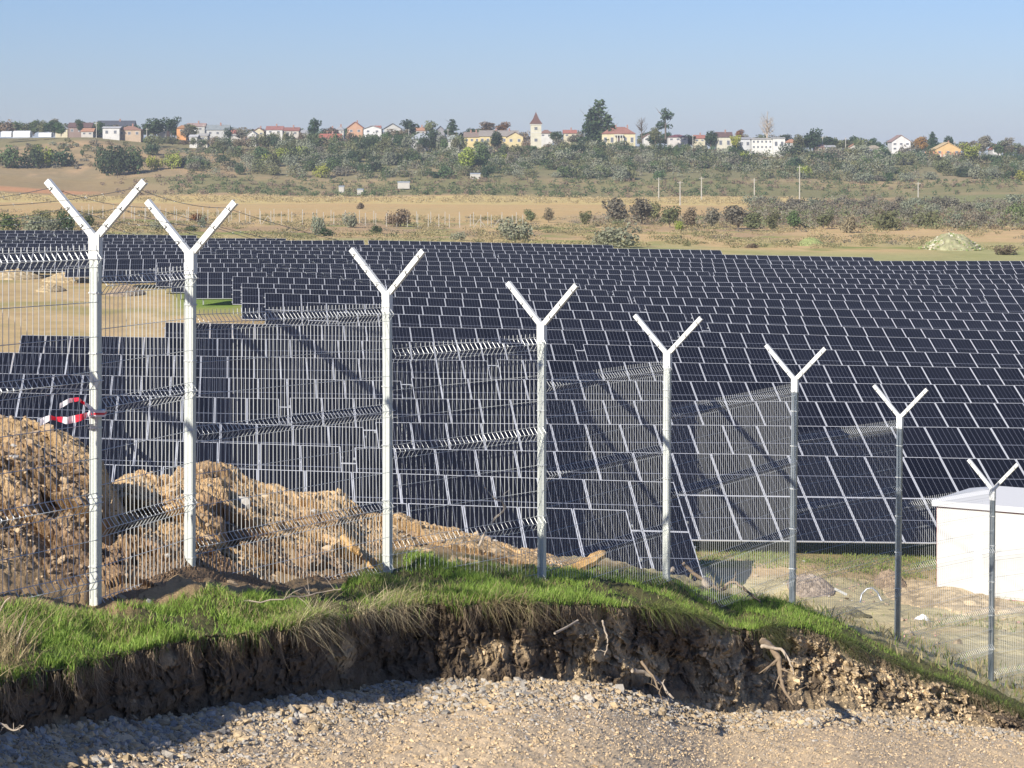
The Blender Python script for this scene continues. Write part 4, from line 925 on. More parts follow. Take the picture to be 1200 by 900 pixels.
def plant(kind, matn, x, ybase, hpx, Z, label, cat, group=None, wpx=None, name=None, var=None, deep=1.0, zadj=0.0):
    """x, ybase: photo position of the foot; hpx: height in photo pixels"""
    global TREE_N; TREE_N += 1
    var = TREE_N % 4 if var is None else var
    X = (x - 600) / F * Z; z = gz(X, Z) if ybase is None else CZ - (ybase - 200) * Z / F
    H = hpx * Z / F; wn = {'bush': 1.25, 'round': .78, 'conifer': .5, 'tall': .5, 'hedge': 2.7}[kind]
    sx = (wpx * Z / F / wn) if wpx else H * random.uniform(.9, 1.15)
    nm = name or {'bush': 'bush', 'round': 'tree', 'conifer': 'conifer_tree', 'tall': 'tall_tree', 'hedge': 'hedge'}[kind]
    r = empty(nm, (X, Z, z + zadj), random.uniform(0, 6.28) if kind != 'hedge' else random.uniform(-.1, .1)); r.scale = (sx, sx if kind != 'hedge' else H * 1.5, H)
    tag(r, label, cat, group)
    c_, t_ = get_plant(kind, matn, var); link('crown', c_, (), r); link('stems' if kind in ('bush', 'hedge') else 'trunk', t_, (), r)
    return r
def bare_tree(x, ybase, hpx, Z, label, wpx=None, matn='bark'):
    X = (x - 600) / F * Z; z = CZ - (ybase - 200) * Z / F; H = hpx * Z / F; r = empty('bare_tree', (X, Z, z), random.uniform(0, 6)); r.scale = (H, H, H); tag(r, label, 'tree')
    link('trunk', trunk_mesh('bare', int(x), matn), (), r)
    c_ = crown_mesh('crown', rnd_lobes(int(x), 'tall'), 160, .012, int(x), M['leaf_brown']); link('crown', c_, (), r); return r

LM = [(40, 'above the polytunnels'), (100, 'by the brown barn'), (160, 'by the tan house'), (215, 'by the orange house'), (265, 'by the grey-blue roof'), (340, 'by the dull red roofs'), (400, 'by the bright red roof'), (440, 'by the gabled houses'), (500, 'by the blue-grey metal roof'), (545, 'by the pointed conifer'), (600, 'by the yellow school'), (650, 'by the church tower'), (715, 'by the tall conifers'), (760, 'by the yellow villa'), (815, 'by the maroon roof'), (860, 'by the cream house'), (925, 'by the long white building'), (990, 'by the large dark tree'), (1040, 'by the tan-roofed house'), (1075, 'by the white gable house'), (1130, 'by the orange bungalow'), (9999, 'at the right end')]
def near(x): return next(t for a, t in LM if x < a)
PLN = 905.0
_zs = np.linspace(298, 903, 300)
def zfor(x, y):
    yy = 200 + ground_h((x - 600) / F * _zs, _zs) * F / _zs
    i = np.where(yy <= y)[0]; return float(_zs[i[0]]) if len(i) else 903.0
def edge_y(x): return float(np.interp(x - 600, [-600, -400, -300, -100, 30, 150, 300, 500, 600, 700], [161, 164, 168, 170, 171, 174, 177, 182, 186, 188]))
# ---- individually placed skyline trees
plant('round', 'leaf_purple', 61, 157, 19, 960, 'bare purplish tree on the skyline at the far left', 'tree')
plant('round', 'leaf_green', 94, 155, 16, 970, 'small green tree beside the brown barn on the skyline', 'tree')
plant('round', 'leaf_dark', 182, 161, 24, 930, 'dark round tree right of the tan-roofed house', 'tree', wpx=36)
plant('round', 'leaf_dark', 201, 159, 24, 945, 'dark tree just left of the orange house', 'tree', wpx=20)
plant('round', 'leaf_dark', 368, 160, 22, 940, 'dark round tree standing left of the red-roofed houses', 'tree', wpx=20)
plant('round', 'leaf_dark', 481, 158, 19, 945, 'dark tree right of the grey gable house', 'tree', wpx=24)
plant('round', 'leaf_olive', 504, 158, 18, 945, 'olive tree beyond the blue-grey roof', 'tree', wpx=18)
plant('conifer', 'leaf_dark', 530, 160, 21, 940, 'dark pointed conifer left of the yellow school', 'conifer', wpx=17)
plant('round', 'leaf_brown', 572, 158, 16, 970, 'brown autumn tree behind the yellow school', 'tree', wpx=26)
plant('round', 'leaf_rust', 588, 158, 16, 975, 'rusty autumn tree behind the yellow school', 'tree', wpx=20)
plant('round', 'leaf_dark', 582, 176, 24, 890, 'dark tree in front of the yellow school', 'tree', wpx=20)
plant('round', 'leaf_yellow', 546, 204, 34, zfor(546, 204), 'bright yellow-green tree halfway up the slope below the yellow school', 'tree', wpx=22)
plant('round', 'leaf_green', 566, 202, 36, zfor(566, 202), 'dark green tree beside the bright yellow-green one', 'tree', wpx=22)
plant('conifer', 'leaf_dark', 702, 170, 54, 915, 'tallest dark conifer on the skyline left of the yellow villa', 'conifer', wpx=34, var=1)
plant('conifer', 'leaf_dark', 693, 171, 44, 912, 'second dark conifer, just left of the tallest one', 'conifer', wpx=28, var=2)
plant('conifer', 'leaf_dark', 712, 171, 38, 910, 'shorter dark conifer between the tallest one and the yellow villa', 'conifer', wpx=26, var=3)
plant('tall', 'leaf_dark', 780, 166, 44, 920, 'slender tall tree with tufted crown right of the yellow villa', 'tree', wpx=24, var=0)
bare_tree(752, 166, 32, 918, 'leafless tree just right of the yellow villa')
bare_tree(899, 172, 46, 918, 'tall leafless tree rising behind the long white building', matn='palebark')
plant('round', 'leaf_olive', 768, 168, 20, 915, 'olive tree below the slender tall tree', 'tree', wpx=18)
plant('round', 'leaf_dark', 833, 172, 20, 915, 'dark tree left of the brown-roofed cream house', 'tree', wpx=20)
plant('round', 'leaf_yellow', 863, 175, 18, 900, 'yellow tree between the cream house and the long white building', 'tree', wpx=15)
plant('round', 'leaf_rust', 866, 168, 17, 935, 'rusty tree behind the yellow one', 'tree', wpx=14)
plant('round', 'leaf_dark', 950, 178, 29, 915, 'large dark tree right of the white block', 'tree', wpx=26)
plant('round', 'leaf_olive', 936, 178, 22, 912, 'olive tree touching the white block', 'tree', wpx=18)
plant('round', 'leaf_dark', 973, 176, 17, 930, 'low dark tree right of the large dark one', 'tree', wpx=20)
plant('round', 'leaf_rust', 1077, 178, 19, 915, 'brown-yellow tree between the white gable house and the orange bungalow', 'tree', wpx=20)
plant('conifer', 'leaf_dark', 1093, 176, 22, 930, 'dark conifer behind the orange bungalow', 'conifer', wpx=15)
plant('round', 'leaf_dark', 1112, 176, 18, 935, 'dark tree behind the right end of the orange bungalow', 'tree', wpx=16)
plant('round', 'leaf_yellow', 1137, 192, 26, 895, 'yellow-green tree right of the orange bungalow', 'tree', wpx=24)
plant('round', 'leaf_purple', 1152, 176, 18, 940, 'grey-brown tree on the right skyline', 'tree', wpx=20)
plant('round', 'leaf_purple', 1178, 178, 18, 940, 'grey-brown tree near the right end of the skyline', 'tree', wpx=20)
plant('round', 'leaf_yellow', 1196, 222, 24, 800, 'lime green tree at the right edge at the foot of the slope', 'tree', wpx=22)
# ---- left hillside thickets
for i, (x, yb, h, w, mt, lb) in enumerate([(12, 197, 24, 34, 'leaf_green', 'green bush at the left edge of the hillside thicket'), (35, 197, 26, 30, 'leaf_dark', 'dark bush second from the left in the hillside thicket'), (52, 196, 24, 26, 'leaf_yellow', 'yellow-green bush in the middle of the left thicket'), (70, 196, 22, 28, 'leaf_dark', 'dark bush at the right end of the left thicket'),
        (122, 204, 30, 26, 'leaf_dark', 'dark bush at the left of the big round thicket'), (140, 206, 36, 34, 'leaf_dark', 'largest dark bush of the round hillside thicket'), (158, 204, 32, 26, 'leaf_green', 'green bush at the right of the big round thicket'), (180, 200, 19, 18, 'leaf_yellow', 'small yellow-green tree right of the round thicket'), (203, 198, 19, 22, 'leaf_yellow', 'second yellow-green tree right of the round thicket'),
        (215, 196, 13, 14, 'leaf_dark', 'low dark bush beside the second yellow-green tree'), (226, 201, 11, 18, 'leaf_purple', 'low purplish bush right of the yellow-green trees'), (178, 182, 16, 20, 'leaf_dark', 'dark bush above the round thicket')]):
    plant('bush', mt, x, None, h * 1.2, zfor(x, yb), lb, 'bush', wpx=w * 1.15)
# ---- skyline filler trees (share a label by colour)
tone_lab = {'leaf_dark': 'small dark tree among the village roofs on the skyline', 'leaf_olive': 'small olive tree among the village roofs on the skyline', 'leaf_brown': 'small brown autumn tree among the village roofs on the skyline', 'leaf_purple': 'small purplish leafless tree among the village roofs on the skyline', 'leaf_green': 'small green tree among the village roofs on the skyline'}
for i in range(185):
    x = -20 + i * 6.75 + random.uniform(-5, 5); mt = random.choice(['leaf_dark', 'leaf_dark', 'leaf_olive', 'leaf_brown', 'leaf_purple', 'leaf_green'])
    if 615 < x < 645 or 700 < x < 748: continue
    Z = random.uniform(935, 1040); yb = edge_y(x) - 3
    plant(random.choice(['round', 'round', 'bush']), mt, x, yb, random.uniform(10, 16) + (2 if x < 130 else 0) + 2, Z, tone_lab[mt].replace('among the village roofs', near(x)), 'tree', 'small trees along the village skyline', name='village_tree', wpx=random.uniform(13, 24))
# ---- garden shrubs standing in front of the houses
open_x = [(112, 170), (204, 220), (541, 556), (598, 614), (619, 638), (700, 750), (838, 858), (868, 922), (1042, 1068), (1078, 1130), (-50, 40)]
gl = {'leaf_dark': 'dark', 'leaf_olive': 'olive', 'leaf_green': 'green', 'leaf_grey': 'grey-green', 'leaf_brown': 'brown'}
for i in range(150):
    x = 172 + i * 6.9 + random.uniform(-4, 4); mt = random.choice(list(gl)); low = any(a < x < b for a, b in open_x)
    if low and random.random() < .5: continue
    Zs_ = random.uniform(893, 903) if low else random.uniform(900, 912)
    plant('bush', mt, x, edge_y(x) + 4, (7 if low else random.uniform(16, 24) if 290 < x < 545 else random.uniform(8, 15)), Zs_, '%s garden shrub on the crest, %s' % (gl[mt], near(x)), 'shrub', 'shrubs along the crest of the slope', name='shrub', wpx=random.uniform(12, 20), zadj=-.3)
# ---- bushes over the hillside
hl = {'leaf_dark': 'dark green bush on the wooded hillside below the village', 'leaf_green': 'green bush on the wooded hillside below the village', 'leaf_olive': 'olive bush on the wooded hillside below the village', 'leaf_grey': 'grey-green bush on the wooded hillside below the village', 'leaf_purple': 'purplish bare bush on the wooded hillside below the village', 'leaf_yellow': 'yellow-green bush on the wooded hillside below the village'}
cnt = 0
while cnt < 290:
    x = random.uniform(215, 1225); Z = random.uniform(803, 903)
    nn = float(fbm(np.array([x / 40.0]), np.array([Z / 20.0]), 2, 600)[0])
    if x < 330 and random.random() < .5: continue
    if nn < .45: continue
    mt = random.choices(['leaf_dark', 'leaf_green', 'leaf_olive', 'leaf_grey', 'leaf_purple', 'leaf_yellow'], [2.6, 3.6, 3.6, 4, 1.4, .6])[0]
    if x > 880 and Z < 860 and random.random() < .35: continue
    tier = 'low' if Z < 835 else ('midway' if Z < 870 else 'high'); plant('bush', mt, x, None, random.uniform(10, 22), Z, hl[mt].replace('on the wooded hillside below the village', '%s on the slope, ' % tier + near(x).replace('by the', 'below the').replace('above the', 'below the')), 'bush', 'bushes on the hillside', wpx=random.uniform(13, 30), zadj=-.3); cnt += 1
def scrub_mass(name, spots, n, size, matn, label, hts):
    V = []; Fq = []; k = 0; r = np.random.default_rng(sum(map(ord, label)))
    for (x, Z, h, w) in spots:
        X = (x - 600) / F * Z; z = gz(X, Z); c = r.normal(0, 1, (n, 3)); c /= np.linalg.norm(c, axis=1)[:, None]; c *= r.uniform(.5, 1.05, (n, 1)); c = c * [w, w, h * .5] + [X, Z, z + h * .42]
        nr = r.normal(0, 1, (n, 3)); a = np.cross(nr, r.normal(0, 1, (n, 3))); a /= np.linalg.norm(a, axis=1)[:, None]; b = np.cross(nr, a); b /= np.linalg.norm(b, axis=1)[:, None]; s = size * r.uniform(.5, 1.3, (n, 1))
        V.append(np.stack([c - a * s, c - b * s * .7, c + a * s, c + b * s * .7], 1).reshape(-1, 3)); Fq.append(np.arange(n * 4).reshape(n, 4) + k); k += n * 4
    me = mesh_np(name, np.concatenate(V), np.concatenate(Fq)); o = link(name, me, M[matn]); tag(o, label, kind='stuff')
rs = random.Random(5)
for mt, cntm in (('leaf_grey', 420), ('leaf_olive', 420), ('leaf_purple', 130), ('leaf_green', 360), ('leaf_brown', 110)):
    sp = []
    while len(sp) < cntm:
        x = rs.uniform(225, 1240); Z = rs.uniform(808, 902)
        if x < 340 and rs.random() < .6: continue
        if float(fbm(np.array([x / 34.0]), np.array([Z / 14.0]), 2, 610)[0]) < .47 and rs.random() < .85: continue
        sp.append((x, Z, rs.uniform(2.0, 4.6), rs.uniform(1.4, 3.2)))
    for _ in range(25): sp.append((rs.uniform(-20, 240), rs.uniform(826, 900), rs.uniform(1, 2.2), rs.uniform(1, 2.2)))
    scrub_mass('scrub', sp, 90, .30, mt, 'low %s scrub covering the hillside' % mt.split('_')[1], None)
# orchard and vineyard strip at the foot of the slope
for mt, cntm in (('leaf_olive', 420), ('leaf_green', 260), ('leaf_brown', 260)):
    sp = []
    while len(sp) < cntm:
        x = rs.uniform(200 if mt != 'leaf_brown' else 120, 1240); Z = rs.choice([728, 738, 750, 762, 775, 788, 800]) + rs.uniform(-2, 2)
        if x > 900 and Z < 765 and rs.random() < .7: continue
        sp.append((x, Z, rs.uniform(1.0, 2.1), rs.uniform(.8, 1.8)))
    scrub_mass('orchard_rows', sp, 40, .26, mt, 'rows of low %s growth in the strip below the slope' % mt.split('_')[1], None)

# ---- valley shrubs, nearer than the slope
vs_ = [('bush', 'leaf_silver', 728, 291, 29, 62, 338, 'big silvery willow bush behind the last panels'), ('bush', 'leaf_silver', 702, 290, 22, 30, 340, 'smaller silvery bush at the left flank of the big willow bush'),
       ('bush', 'leaf_silver', 606, 283, 28, 50, 350, 'silvery bush behind the panels left of the big willow bush'), ('bush', 'leaf_silver', 538, 283, 14, 20, 350, 'small pale bush just beyond the panels'),
       ('bush', 'leaf_grey', 372, 277, 26, 20, 372, 'grey bush with dark base left of the valley fence gap'), ('bush', 'leaf_dark', 384, 278, 12, 26, 368, 'low dark bush beside the grey bush'), ('bush', 'leaf_grey', 412, 268, 20, 20, 400, 'grey-green bush in the valley left of the bare one'),
       ('bush', 'leaf_brown', 468, 267, 26, 32, 402, 'spreading bare brown bush in the valley'), ('bush', 'leaf_dark', 440, 275, 12, 18, 385, 'low dark bush below the bare brown one'), ('bush', 'leaf_brown', 422, 246, 10, 12, 560, 'small brown bush out in the tan field'),
       ('round', 'leaf_olive', 622, 261, 15, 16, 440, 'small round tree in the field, leftmost of three'), ('round', 'leaf_brown', 643, 262, 18, 16, 440, 'bare little tree in the field, second of three'), ('round', 'leaf_olive', 687, 267, 19, 16, 425, 'little tree in the field, third of three'),
       ('round', 'leaf_purple', 722, 262, 28, 36, 436, 'wide bare tree, leftmost of the pair in the field'), ('round', 'leaf_purple', 752, 264, 30, 36, 432, 'wide bare tree, right one of the pair in the field'), ('round', 'leaf_olive', 766, 262, 25, 22, 436, 'olive tree behind the pair of bare trees'),
       ('round', 'leaf_olive', 785, 268, 26, 22, 425, 'olive tree with yellow leaves right of the bare pair'), ('bush', 'leaf_yellow', 797, 270, 13, 14, 420, 'little yellow bush under the olive trees'), ('round', 'leaf_brown', 808, 268, 24, 22, 426, 'brown tree right of the little yellow bush'),
       ('round', 'leaf_purple', 835, 268, 24, 24, 430, 'purplish tree left of the dark scrub band'), ('round', 'leaf_purple', 865, 270, 28, 34, 422, 'broad purplish tree at the left of the scrub band'), ('round', 'leaf_olive', 880, 272, 22, 24, 418, 'olive tree at the front of the scrub band'),
       ('round', 'leaf_olive', 905, 272, 24, 18, 416, 'olive-brown tree at the front of the scrub band'), ('round', 'leaf_green', 930, 270, 22, 22, 420, 'green tree at the front of the scrub band'), ('round', 'leaf_olive', 965, 270, 20, 20, 420, 'olive tree right of the green one in the scrub band'),
       ('bush', 'leaf_brown', 993, 274, 26, 26, 412, 'brown bush with bare twigs in front of the scrub band'), ('bush', 'leaf_olive', 1038, 271, 26, 36, 414, 'large round olive bush in front of the scrub band'), ('bush', 'leaf_olive', 1085, 268, 24, 34, 420, 'second olive bush in front of the scrub band'),
       ('bush', 'leaf_grey', 1120, 268, 20, 30, 422, 'grey-green bush right of the second olive bush'), ('bush', 'leaf_purple', 1150, 267, 18, 30, 424, 'purplish bush near the right end of the scrub band'), ('bush', 'leaf_green', 1190, 262, 26, 34, 430, 'green bush at the right edge of the valley'),
       ('bush', 'leaf_rust', 232, 262, 14, 26, 400, 'rusty bush behind the second post'), ('bush', 'leaf_dark', 224, 272, 8, 18, 380, 'low dark bush behind the second post'), ('bush', 'leaf_grey', 236, 268, 18, 14, 372, 'grey bush right of the second post'),
       ('bush', 'leaf_dark', 78, 274, 30, 26, 345, 'dark bush at the right end of the left-hand thicket'), ('bush', 'leaf_grey', 60, 275, 24, 26, 343, 'grey willow bush in the left-hand thicket'), ('bush', 'leaf_grey', 38, 274, 24, 30, 345, 'pale willow bush in the middle of the left-hand thicket'),
       ('bush', 'leaf_green', 14, 273, 26, 34, 346, 'green bush at the left edge of the picture behind the panels'), ('bush', 'leaf_olive', 50, 266, 20, 30, 362, 'olive bush behind the pale willow bushes'), ('bush', 'leaf_silver', 184, 272, 15, 20, 362, 'small pale bush between the first two posts'),
       ('bush', 'leaf_green', 100, 268, 18, 24, 360, 'green bush behind the leftmost post'), ('bush', 'leaf_brown', 880, 292, 8, 22, 335, 'low brown scrub patch behind the right-hand panels'), ('bush', 'leaf_brown', 1180, 300, 14, 34, 322, 'low reddish brush right of the rubble mound')]
for kd, mt, x, yb, h, w, Z, lb in vs_:
    Z = zfor(x, yb - 1); h *= 1.12
    plant(kd, mt, x, yb, h, Z, lb, 'bush' if kd == 'bush' else 'tree', wpx=w)
for i in range(34):      # purple-grey scrub band behind
    x = 885 + i * 9.2 + random.uniform(-4, 4); Z = random.uniform(470, 640); mt = random.choice(['leaf_purple', 'leaf_purple', 'leaf_purple', 'leaf_grey'])
    plant('bush', mt, x, None, random.uniform(12, 22), Z, ('greyish leafless bush in the valley scrub band, ' if mt == 'leaf_purple' else 'grey-green bush in the valley scrub band, ') + near(x).replace('by the', 'below the'), 'bush', 'bushes of the scrub band', wpx=random.uniform(20, 34))
for mt, lab_, cntm, cols_ in (('leaf_straw', 'dry', 900, 0), ('leaf_olive', 'green', 420, 0), ('leaf_purple', 'dark', 160, 0)):
    sp = []
    while len(sp) < cntm:
        x = rs.uniform(-20, 1220); Z = rs.uniform(315, 470) if mt != 'leaf_purple' else rs.uniform(330, 480)
        if float(fbm(np.array([x / 30.0]), np.array([Z / 20.0]), 2, 700 + len(mt))[0]) < .46: continue
        sp.append((x, Z, rs.uniform(.35, .9), rs.uniform(.7, 2.2)))
    scrub_mass('rough_grass', sp, 60, .12, mt, '%s rough grass and weeds between panels and fields' % lab_, None)
for mt, cntm in (('leaf_purple', 260), ('leaf_olive', 220), ('leaf_brown', 160)):
    sp = []
    while len(sp) < cntm:
        x = rs.uniform(700, 1240); Z = rs.uniform(405, 640)
        if x < 880 and (Z > 470 or rs.random() < .5): continue
        sp.append((x, Z, rs.uniform(1.0, 3.2), rs.uniform(1.0, 2.6)))
    scrub_mass('undergrowth', sp, 60, .22, mt, '%s undergrowth between the bushes of the valley' % mt.split('_')[1], None)
# crop strip
sp = [(rs.uniform(-20, 960), rs.uniform(655, 718), rs.uniform(.8, 1.4), rs.uniform(.7, 1.4)) for _ in range(900)]
scrub_mass('corn_strip', sp, 26, .2, 'leaf_straw', 'strip of dry standing corn across the valley', None)
lump('rubble_mound', 1115, 303, 318, 36, 5, 2.3, (.31, .31, .18), 'pale green-white rubble mound behind the right-hand panels', 'rubble mound', 560)
pM = W(1115, 300, 318)
n = 420; a_ = rng.uniform(0, 2 * PI, n); q_ = rng.uniform(0, 1, n) ** .6; X = pM.x + np.cos(a_) * q_ * 4.4; Y = 318 + np.sin(a_) * q_ * 4.8; cv = rng.uniform(0, 1, (n, 1))
rocks('mound_rubble', X, Y, CZ - ground_h(X, Y) + 2.15 * np.clip(1 - q_ ** 1.6, 0, 1), rng.uniform(.08, .3, n), np.where(cv < .3, np.array([.52, .49, .38]), np.where(cv < .8, np.array([.20, .25, .09]), np.array([.36, .30, .18]))), 'stone', 'rubble and weeds on the pale mound')
lump('soil_mound', 950, 293, 330, 18, 3, 1.2, (.24, .28, .11), 'small grassy mound behind the right-hand panels', 'mound', 561)

# ================================================================== valley fence and poles
vf = empty('concrete_post_fence', W(300, 262, 400)); tag(vf, 'long fence of pale concrete posts across the valley', 'fence')
pb = MB(); pb.tube([(0, 0, -.3), (0, 0, 2.3)], .07, 4); pme = pb.mesh('fence_post', M['concrete'])
xsP = np.concatenate([np.arange(96, 620, 12.3), np.arange(104, 620, 16.7)])
for i, x in enumerate(xsP):
    Z = 398 + (18 if i >= len(np.arange(96, 620, 12.3)) else 0); X = (x - 600) / F * Z
    o = bpy.data.objects.new('fence_post', pme); col.objects.link(o); o.parent = vf; o.location = Vector((X, Z, gz(X, Z))) - Vector(vf.location)
for x in (314, 562, 585, 215):
    X = (x - 600) / F * 398; z = gz(X, 398); b = MB()
    for s_ in (-1, 1): b.tube([Vector((X, 398, z + 1.5)) - Vector(vf.location), Vector((X + s_ * 1.1, 398, z)) - Vector(vf.location)], .05, 4)
    b.build('brace', M['concrete'], vf)
for i, (x, yb, h, lb) in enumerate([(772, 234, 26, 'concrete power pole, leftmost of six in the valley'), (797, 243, 31, 'pale power pole beside the bare trees, second of six'), (822, 237, 30, 'thin grey power pole, third of six'), (884, 238, 29, 'grey power pole, fourth of six, above the scrub'), (937, 236, 42, 'tallest power pole, fifth of six, with side bracket'), (1076, 234, 21, 'short power pole, last of six on the right')]):
    Z = 700 if i != 1 else 640; p = W(x, yb, Z); H = h * Z / F; r = empty('power_pole', p); tag(r, lb, 'power pole')
    b = MB(); b.tube([(0, 0, -.5), (0, 0, H)], [.22, .14], 6); b.build('pole', M['concrete'], r)
    b = MB(); b.box((0, 0, H - .5), (1.6, .12, .12)); b.build('crossarm', M['concrete'], r)
    for s_ in (-.65, .65):
        b = MB(); b.tube([(s_, 0, H - .44), (s_, 0, H - .1)], .07, 5); b.build('insulator', M['slot'], r)

# ================================================================== village
HM = {}
def hm(c, rough=.8):
    g_ = sum(c) / 3; c = tuple(max(.02, (v * .78 + g_ * .22) * .72) for v in c)
    key = tuple(c)
    if key not in HM: HM[key] = mat('house paint %d' % len(HM), c, rough, noise=[(.5, .3, 'mul')])
    return HM[key]
win_m = mat('window glass', (.13, .14, .16), .25)
def house(x0, x1, yeave, ybase, ytop, Z, wall, roof, kind, nwin, label, cat='house', chim=1, door=False, rot=0.0, name='house', storeys=1):
    """gable_side: ridge along the front; gable_front: gable faces the camera; hip"""
    p = W((x0 + x1) / 2, ybase, Z); w = (x1 - x0) * Z / F; h = (ybase - yeave) * Z / F; rh = (yeave - ytop) * Z / F; D = max(7.0, w * .6) if kind != 'gable_front' else 10.0
    g = gz(p.x, p.y); r = empty(name, (p.x, p.y, p.z), rot); tag(r, label, cat)
    low = min(-.5, g - p.z - .5)
    b = MB(); b.box((0, D / 2, (h + low) / 2), (w, D, h - low))
    if kind == 'gable_front': b.add([(-w / 2, 0, h), (w / 2, 0, h), (0, 0, h + rh * .96)], [(0, 1, 2)]); b.add([(-w / 2, D, h), (w / 2, D, h), (0, D, h + rh * .96)], [(2, 1, 0)])
    b.build('wall', hm(wall), r)
    e = .35; b = MB()
    if kind == 'gable_side':
        ro = [(-w / 2 - e, -e, h - .1), (w / 2 + e, -e, h - .1), (w / 2 + e, D + e, h - .1), (-w / 2 - e, D + e, h - .1), (-w / 2 - e, D / 2, h + rh), (w / 2 + e, D / 2, h + rh)]
        b.add(ro, [(0, 1, 5, 4), (2, 3, 4, 5), (0, 4, 3), (1, 2, 5), (3, 2, 1, 0)])
    elif kind == 'gable_front':
        ro = [(-w / 2 - e, -e, h - .15), (0, -e, h + rh), (w / 2 + e, -e, h - .15), (-w / 2 - e, D + e, h - .15), (0, D + e, h + rh), (w / 2 + e, D + e, h - .15)]
        ro += [(v[0], v[1], v[2] + .22) for v in ro]
        b.add(ro, [(0, 1, 4, 3), (1, 2, 5, 4), (9, 10, 7, 6), (10, 11, 8, 7), (6, 7, 1, 0), (7, 8, 2, 1), (3, 4, 10, 9), (4, 5, 11, 10), (0, 3, 9, 6), (8, 11, 5, 2)])
    else:
        i_ = min(w * .38, D * .5); ro = [(-w / 2 - e, -e, h - .1), (w / 2 + e, -e, h - .1), (w / 2 + e, D + e, h - .1), (-w / 2 - e, D + e, h - .1), (-w / 2 + i_, D / 2, h + rh), (w / 2 - i_, D / 2, h + rh)]
        b.add(ro, [(0, 1, 5, 4), (2, 3, 4, 5), (3, 0, 4), (1, 2, 5), (3, 2, 1, 0)])
    rf = b.build('roof', hm(roof), r)
    for c in range(chim):
        b = MB(); cx = (c - (chim - 1) / 2) * w * .35 + w * .1; b.box((cx, D / 2 - .4, h + rh * .9 + .3), (.55, .55, 1.6)); b.build('chimney', hm((.45, .22, .16)), rf)
    for st in range(storeys):
        sh = h / storeys
        for i in range(nwin):
            cx = (i + .5 - nwin / 2) * w / nwin; wz = sh * (st + .52)
            if door and i == nwin // 2 and st == 0:
                b = MB(); b.box((cx, -.03, sh * .4), (1.1, .08, sh * .8)); b.build('door', hm((.18, .10, .07)), r); continue
            b = MB(); b.box((cx, -.02, wz), (min(1.25, w / nwin * .5), .07, sh * .42)); wi = b.build('window', hm((.75, .73, .68)), r)
            b = MB(); b.box((cx, -.06, wz), (min(1.05, w / nwin * .42), .03, sh * .36)); b.build('pane', win_m, wi)
    return r
WHT = (.72, .71, .68); CRM = (.70, .62, .40); YEL = (.78, .62, .24); GRY = (.40, .40, .40); RED = (.40, .09, .05); TIL = (.36, .17, .11); BRN = (.16, .10, .08); SLT = (.14, .16, .19); BLU = (.28, .34, .40); TAN = (.50, .36, .24); ORG = (.85, .36, .08)
house(80, 107, 149, 157, 143.5, 1000, (.30, .20, .16), (.17, .09, .08), 'gable_side', 3, 'long low barn with dark brown roof on the left skyline', 'barn', 0, name='barn')
house(113, 156, 150, 158, 141, 1010, (.35, .33, .32), (.08, .09, .12), 'gable_side', 4, 'large dark slate-roofed building behind the white house', 'building', 1, name='building')
house(120, 140, 150, 160, 148, 925, WHT, (.60, .60, .60), 'gable_side', 2, 'white flat-topped house on the left skyline', 'house', 0)
house(138, 165, 152, 160.5, 147.5, 928, (.58, .42, .27), (.40, .20, .13), 'hip', 3, 'tan house with orange-brown hip roof beside the white one', 'house', 1)
house(207, 218, 150, 155.5, 146.5, 960, ORG, (.55, .25, .08), 'hip', 1, 'small bright orange house on the left skyline', 'house', 0)
house(219, 240, 148, 154, 144, 985, (.55, .55, .52), (.45, .30, .26), 'gable_side', 2, 'grey house right of the small orange one', 'house', 1)
house(242, 268, 152, 160, 146, 950, (.55, .56, .55), (.28, .33, .35), 'gable_side', 3, 'long grey-blue roofed house on the left skyline', 'house', 1)
house(222, 231, 160, 164, 157.5, 915, WHT, (.68, .68, .68), 'gable_side', 1, 'tiny white shed at the edge of the left slope', 'shed', 0, name='shed')
house(232, 243, 159, 165, 156, 918, (.66, .62, .52), (.5, .48, .44), 'gable_side', 1, 'tiny cream shed right of the white one', 'shed', 0, name='shed')
house(290, 300, 158, 164, 154, 930, WHT, (.52, .50, .48), 'gable_front', 1, 'white gabled house above the left slope', 'house', 0)
house(312, 331, 152, 157, 147.5, 960, WHT, (.42, .16, .13), 'gable_side', 2, 'white house with dull red roof left of the skyline tree', 'house', 1)
house(333, 350, 153, 159, 149, 950, (.60, .55, .48), (.38, .14, .10), 'gable_side', 2, 'small house with a dark red roof near the dark round tree', 'house', 1)
house(365, 374, 165, 171, 162, 905, WHT, (.45, .16, .10), 'gable_front', 1, 'small white gable with red roof edge on the slope', 'house', 0)
house(374, 399, 162, 168, 156.5, 915, (.60, .38, .30), (.52, .13, .08), 'gable_side', 2, 'house with the brightest red roof in the village', 'house', 1)
house(407, 425, 150, 157, 143, 955, (.62, .33, .18), (.45, .14, .08), 'gable_front', 2, 'orange gabled house with a red roof standing highest in the village', 'house', 1)
house(426, 447, 151, 157, 147.5, 950, (.75, .76, .76), (.30, .32, .34), 'gable_front', 2, 'white gabled house right of the orange gable', 'house', 0)
house(450, 470, 151, 158, 145, 948, (.55, .55, .52), (.12, .12, .13), 'gable_front', 2, 'grey gabled house with black roof edge', 'house', 0)
house(480, 506, 163, 168, 156, 915, (.62, .62, .60), (.45, .50, .55), 'hip', 3, 'house with pale blue-grey metal roof', 'house', 0)
house(523, 538, 163, 168, 158, 918, (.60, .60, .52), (.36, .42, .38), 'hip', 2, 'small house with greenish roof left of the yellow school', 'house', 0)
house(511, 521, 153, 158, 148, 960, (.32, .32, .35), (.10, .11, .15), 'gable_front', 1, 'dark blue-grey house beside the pointed conifer', 'house', 0)
